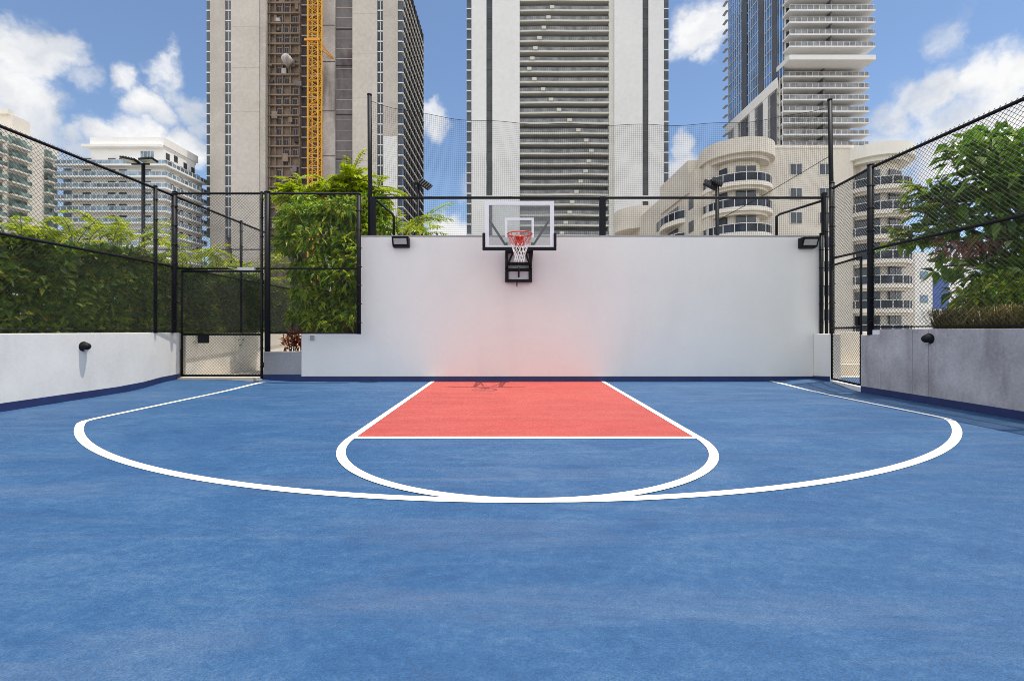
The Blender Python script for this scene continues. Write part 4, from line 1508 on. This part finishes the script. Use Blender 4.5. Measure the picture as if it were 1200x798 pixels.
for v in m.v:                      # the wall and the fence keep the foliage on their far side
    if v.x > BX0 - .12 and v.z < WT + .15: v.y = max(v.y, WALL_Y + .32)
    else: v.y = max(v.y, GL_Y + .08)
m.build('crown', M['leaf_mid'], root)
ms.build('trunk', M['bark'], root, True)

root = thing('feathery_tree', (-4.6, 13.2, .5), 'lime green feathery tree rising over the top rail before crane', 'tree')
m, ms = MB(), MB()
tb = Vector((-4.5, 13.2, .5))
for (px, py, n, dirx) in ((340, 214, 16, -1), (328, 218, 8, -1), (352, 222, 14, -.4), (395, 210, 22, .3), (418, 204, 26, .3), (432, 212, 20, .8), (375, 226, 18, 0), (405, 226, 22, 0), (440, 228, 16, 1), (455, 216, 8, 1), (360, 228, 14, -.5), (410, 240, 20, .3), (436, 246, 14, .6), (385, 218, 14, 0), (440, 240, 16, .9), (452, 250, 14, 1), (426, 222, 16, .6)):
    c = at(px, py, 13.2)
    st = c + Vector((-dirx * .35, 0, -.25))
    ms.tube([tb, tb.lerp(st, .55) + Vector((0, 0, .5)), st], .02, 6, rads=[.06, .035, .012])
    for i in range(n):
        d = Vector((dirx * .9 + random.uniform(-.7, .7), random.uniform(-.7, .5), random.uniform(-.1, .8)))
        frond(m, st + rvec() * .22, d, random.uniform(.45, .8), .22, .075, 10, random.uniform(.3, .9), ms)
m.build('crown', M['leaf_bright'], root)
ms.build('trunk', M['bark'], root, True)

feather_bush('areca_palm', (ax(464, 12.2), 12.2, .5), 44, 'yellow green palm peeking over the white wall beside lamp pole', None, 'leaf_bright', .55, 1.15, .36, .05, 15, az(262, 12.2) - .9)

root = thing('croton_plant', (ax(343, 10.9), 11.0, .55), 'small red leaved croton plant behind the grey planter wall', 'plant')
m = MB()
for i in range(5):
    clump(m, (ax(338 + 3 * i, 11.0), 11.0 + .05 * i, az(402 - (i % 3) * 4, 11)), .16, 46, .17, .055, 1, .1)
m.build('foliage', M['leaf_red'], root)
m = MB()
for i in range(4):
    m.tube([(ax(341 + i, 11), 11, .5), (ax(338 + 3 * i, 11), 11.02, .85)], .012, 5)
m.build('stem', M['bark'], root)

# tree on the right behind the fence
root = thing('broadleaf_tree', (9.0, 7.4, 1.1), 'dark green glossy broadleaf tree behind the right fence', 'tree')
m, ms, md = MB(), MB(), MB()
tb = Vector((9.1, 7.4, 1.1))
fork = Vector((9.0, 7.35, 2.0))
ms.tube([tb, tb.lerp(fork, .5) + Vector((.05, 0, 0)), fork], .1, 8, rads=[.13, .11, .09])
cl = []
for (px, py, Y, r) in ((1140, 178, 7.9, .42), (1165, 172, 7.6, .45), (1190, 180, 7.4, .5), (1215, 190, 7.3, .45), (1125, 165, 8.1, .2), (1150, 205, 7.7, .42), (1178, 212, 7.4, .45),
                       (1205, 215, 7.2, .5), (1130, 225, 7.9, .36), (1095, 232, 8.2, .24), (1110, 238, 8.1, .3), (1078, 226, 8.4, .2), (1150, 240, 7.7, .4), (1180, 245, 7.4, .42), (1210, 250, 7.2, .42),
                       (1108, 262, 8.1, .28), (1075, 275, 8.4, .2), (1050, 281, 8.6, .18), (1090, 272, 8.3, .24), (1130, 268, 8.0, .3), (1155, 275, 7.7, .26), (1195, 280, 7.3, .34),
                       (1120, 302, 8.0, .28), (1100, 312, 8.2, .2), (1145, 315, 7.8, .34), (1175, 318, 7.5, .36), (1205, 315, 7.3, .4), (1130, 340, 7.9, .26), (1165, 342, 7.6, .36), (1195, 345, 7.3, .4),
                       (1230, 200, 7.2, .5), (1240, 260, 7.1, .5), (1235, 310, 7.1, .5)):
    c = at(px, py, Y)
    cl.append((c, r))
    clump(m, c, r * .92, int(62 * (r / .35) ** 2), .25, .115, .7, .25)
for c, r in cl:
    mid = fork.lerp(c, .55) + Vector((0, 0, .12))
    ms.tube([fork + Vector((random.uniform(-.03, .03), 0, random.uniform(-.1, .1))), mid, c], .02, 6, rads=[.06, .034, .012])
mf = MB()
for (px, py, n) in ((1085, 232, 8), (1100, 240, 8), (1075, 250, 5), (1062, 276, 7), (1085, 280, 6), (1118, 256, 7), (1072, 226, 5)):
    c = at(px + 14, py, 8.2)
    ms.tube([fork, fork.lerp(c, .5) + Vector((0, 0, .1)), c], .01, 5, rads=[.03, .018, .006])
    for i in range(n):
        d = Vector((-1 + random.uniform(-.3, .9), random.uniform(-.6, .6), random.uniform(-.2, .6)))
        frond(mf, c + rvec() * .1, d, random.uniform(.3, .5), .15, .05, 9, random.uniform(.2, .7), ms)
tag(mf.build('feathery_leaves', M['leaf_mid'], root), 'light green feathery leaves')
m.build('crown', M['leaf_dark'], root)
ms.build('trunk', M['bark'], root, True)
for i in range(9):
    c = at(1105 + 9 * i, 287 + (i % 3) * 4 - i * .4, 7.9 - .05 * i)
    clump(md, c, .13, 30, .16, .035, .6, .5)
tag(md.build('dead_leaves', M['leaf_brown'], root), 'reddish brown dry leaves')

root = thing('leafy_shrub', (8.2, 7.6, 1.12), 'low green shrub at the foot of the broadleaf tree', 'shrub')
m = MB(); ms = MB()
for (px, py, Y, r) in ((1150, 345, 7.2, .26), (1172, 338, 7.1, .3), (1195, 342, 7.0, .3), (1130, 352, 7.4, .18), (1215, 340, 7.0, .3)):
    c = at(px, py, Y); clump(m, c, r, int(200 * (r / .3) ** 2), .13, .06, .8, .2)
    ms.tube([(8.1, 7.6, 1.1), c], .012, 5)
m.build('foliage', M['leaf_mid'], root); ms.build('stem', M['bark'], root)

# dry ornamental grass on the grey wall
root = thing('ornamental_grass', (7.7, 7.2, 1.12), 'brownish green tufts of ornamental grass above the grey wall', 'grass')
m = MB()
for _ in range(5200):
    y = random.uniform(4.5, 7.75)
    x = random.uniform(7.05, 7.75)
    a = random.uniform(0, 2 * math.pi)
    p = Vector((x, y, 1.10))
    h = random.uniform(.22, .46)
    l = Vector((math.cos(a), math.sin(a), 0))
    q = p + l * h * .35 + Vector((0, 0, h))
    e = p + l * h * random.uniform(.7, 1.3) + Vector((0, 0, h * random.uniform(.5, .95)))
    s = Vector((-l.y, l.x, 0)) * .006
    m.add([p - s, p + s, q + s, q - s, e], [(0, 1, 2, 3), (3, 2, 4)])
m.build('blades', M['straw'], root)

# ------------------------------------------------------------------ camera
cam = bpy.data.cameras.new('camera')
cam.sensor_width = 36
cam.lens = F / 1200 * 36
cam.shift_x = 2 / 1200
cam.shift_y = -11 / 1200
cam.clip_end = 6000
cam.clip_start = .05
co = bpy.data.objects.new('camera', cam)
co.location = (0, 0, EYE)
co.rotation_euler = (R(90), 0, 0)
col.objects.link(co)
scene.camera = co

# ------------------------------------------------------------------ light
sd = Vector((0.226, 0.03, 1.0)).normalized()       # towards the sun
elev = math.asin(sd.z)
rot = math.atan2(sd.x, sd.y)
sun = bpy.data.lights.new('sun', 'SUN')
sun.energy = 2.6
sun.angle = R(.53)
sun.color = (1, .955, .89)
so = bpy.data.objects.new('sun', sun)
so.rotation_euler = (-sd).to_track_quat('-Z', 'Y').to_euler()
so.location = (10, 0, 40)
col.objects.link(so)

w = bpy.data.worlds.new('World')
scene.world = w
w.use_nodes = True
nt = w.node_tree
bg = nt.nodes['Background']
sky = N(nt, 'ShaderNodeTexSky', sky_type='NISHITA')
sky.sun_disc = False
sky.sun_elevation = elev
sky.sun_rotation = rot
sky.altitude = 0
sky.air_density = 1.0
sky.dust_density = .3
sky.ozone_density = 3.0
bg.inputs[1].default_value = .093
tcn = N(nt, 'ShaderNodeTexCoord')
dirn = tcn.outputs['Generated']
nz = N(nt, 'ShaderNodeTexNoise'); nz.inputs['Scale'].default_value = 7; nz.inputs['Detail'].default_value = 9; nz.inputs['Roughness'].default_value = .58
nt.links.new(dirn, nz.inputs['Vector'])
# warp the directions so the cloud edges billow
sub = N(nt, 'ShaderNodeVectorMath', operation='SUBTRACT'); nt.links.new(nz.outputs['Color'], sub.inputs[0]); sub.inputs[1].default_value = (.5, .5, .5)
scl = N(nt, 'ShaderNodeVectorMath', operation='SCALE'); nt.links.new(sub.outputs[0], scl.inputs[0]); scl.inputs['Scale'].default_value = .16
wdir = N(nt, 'ShaderNodeVectorMath', operation='ADD'); nt.links.new(dirn, wdir.inputs[0]); nt.links.new(scl.outputs[0], wdir.inputs[1])
BL = [(15, 55, 45, 1), (55, 60, 30, .9), (-5, 100, 60, 1), (35, 120, 45, 1), (20, 160, 60, 1), (88, 82, 24, .7), (60, 150, 30, .9), (140, 85, 22, .75), (195, 82, 26, .85), (208, 110, 26, .8), (170, 118, 28, .85),
      (150, 100, 24, .5), (130, 160, 32, 1), (165, 165, 35, 1), (215, 170, 36, 1), (95, 172, 26, .9), (225, 140, 24, .7),
      (500, 128, 20, .8), (528, 264, 30, 1), (545, 215, 22, .6), (815, 28, 40, .95), (825, 55, 22, .8), (800, 205, 36, 1), (792, 182, 20, .9),
      (1085, 46, 34, .5), (1045, 140, 40, 1), (1090, 122, 45, 1), (1140, 100, 45, 1), (1185, 80, 48, 1), (1120, 170, 70, 1), (1200, 140, 80, 1), (1040, 180, 50, 1), (1110, 8, 20, .35), (230, 38, 10, .4)]
acc = None
for (px, py, r, s) in BL:
    c = Vector(((px - CX) / F, 1, (CY - py) / F))
    ln = c.length
    rr = r / F / ln * (1 if ln < 1.25 else 1.0)
    c.normalize()
    dn = N(nt, 'ShaderNodeVectorMath', operation='DISTANCE'); nt.links.new(wdir.outputs[0], dn.inputs[0]); dn.inputs[1].default_value = c
    mr = N(nt, 'ShaderNodeMapRange'); mr.interpolation_type = 'SMOOTHSTEP'
    mr.inputs['From Min'].default_value = rr * 1.35; mr.inputs['From Max'].default_value = rr * .25
    mr.inputs['To Max'].default_value = s
    nt.links.new(dn.outputs['Value'], mr.inputs['Value'])
    if acc is None: acc = mr.outputs[0]
    else:
        mx = N(nt, 'ShaderNodeMath', operation='MAXIMUM'); nt.links.new(acc, mx.inputs[0]); nt.links.new(mr.outputs[0], mx.inputs[1]); acc = mx.outputs[0]
# unseen clouds added beside and behind the camera for white fill light
nb = N(nt, 'ShaderNodeTexNoise'); nb.inputs['Scale'].default_value = 2.6; nb.inputs['Detail'].default_value = 8; nt.links.new(dirn, nb.inputs['Vector'])
mrb = N(nt, 'ShaderNodeMapRange'); mrb.inputs['From Min'].default_value = .36; mrb.inputs['From Max'].default_value = .52; nt.links.new(nb.outputs['Fac'], mrb.inputs['Value'])
sep = N(nt, 'ShaderNodeSeparateXYZ'); nt.links.new(dirn, sep.inputs[0])
mry = N(nt, 'ShaderNodeMapRange'); mry.inputs['From Min'].default_value = .32; mry.inputs['From Max'].default_value = .05; nt.links.new(sep.outputs['Y'], mry.inputs['Value'])
mu = N(nt, 'ShaderNodeMath', operation='MULTIPLY'); nt.links.new(mrb.outputs[0], mu.inputs[0]); nt.links.new(mry.outputs[0], mu.inputs[1])
mx = N(nt, 'ShaderNodeMath', operation='MAXIMUM'); nt.links.new(acc, mx.inputs[0]); nt.links.new(mu.outputs[0], mx.inputs[1]); acc = mx.outputs[0]
# fine break up
n2 = N(nt, 'ShaderNodeTexNoise'); n2.inputs['Scale'].default_value = 13; n2.inputs['Detail'].default_value = 11; n2.inputs['Roughness'].default_value = .66; nt.links.new(wdir.outputs[0], n2.inputs['Vector'])
ad = N(nt, 'ShaderNodeMath', operation='MULTIPLY_ADD'); nt.links.new(n2.outputs['Fac'], ad.inputs[0]); ad.inputs[1].default_value = 1.05; nt.links.new(acc, ad.inputs[2])
mrd = N(nt, 'ShaderNodeMapRange'); mrd.interpolation_type = 'SMOOTHSTEP'; mrd.inputs['From Min'].default_value = .74; mrd.inputs['From Max'].default_value = 1.50; nt.links.new(ad.outputs[0], mrd.inputs['Value'])
n3 = N(nt, 'ShaderNodeTexNoise'); n3.inputs['Scale'].default_value = 9; n3.inputs['Detail'].default_value = 6; nt.links.new(wdir.outputs[0], n3.inputs['Vector'])
CLOUD = 5.8
cc = ramp(nt, n3.outputs['Fac'], [(.38, (.66, .70, .77)), (.6, (1, 1, 1))])
cs = N(nt, 'ShaderNodeVectorMath', operation='SCALE'); nt.links.new(cc, cs.inputs[0]); cs.inputs['Scale'].default_value = CLOUD
rear = N(nt, 'ShaderNodeMapRange'); rear.inputs['From Min'].default_value = .3; rear.inputs['From Max'].default_value = -.35; rear.inputs['To Min'].default_value = 1.08; rear.inputs['To Max'].default_value = 2.05  # added clouds behind the camera made brighter for more fill on the facades
nt.links.new(sep.outputs['Y'], rear.inputs['Value'])
cs2 = N(nt, 'ShaderNodeVectorMath', operation='SCALE'); nt.links.new(cs.outputs[0], cs2.inputs[0]); nt.links.new(rear.outputs[0], cs2.inputs['Scale'])
cs = cs2
skc = mixcol(nt, mrd.outputs[0], sky.outputs[0], cs.outputs[0])
nt.links.new(skc, bg.inputs[0])
try:
    w.cycles.sampling_method = 'MANUAL'; w.cycles.sample_map_resolution = 1024
except Exception:
    pass

vs_ = scene.view_settings
vs_.view_transform = 'Standard'
vs_.look = 'None'
vs_.gamma = 1
vs_.use_curve_mapping = False
vs_.exposure = 0.74
cy = scene.cycles
cy.filter_width = 0.9
cy.use_denoising = True
cy.denoising_input_passes = 'RGB_ALBEDO_NORMAL'
cy.denoising_prefilter = 'NONE'
cy.use_adaptive_sampling = False
try:
    cy.sampling_pattern = 'BLUE_NOISE'
except Exception:
    pass
cy.max_bounces = 8
cy.transparent_max_bounces = 12
cy.caustics_reflective = False
cy.caustics_refractive = False
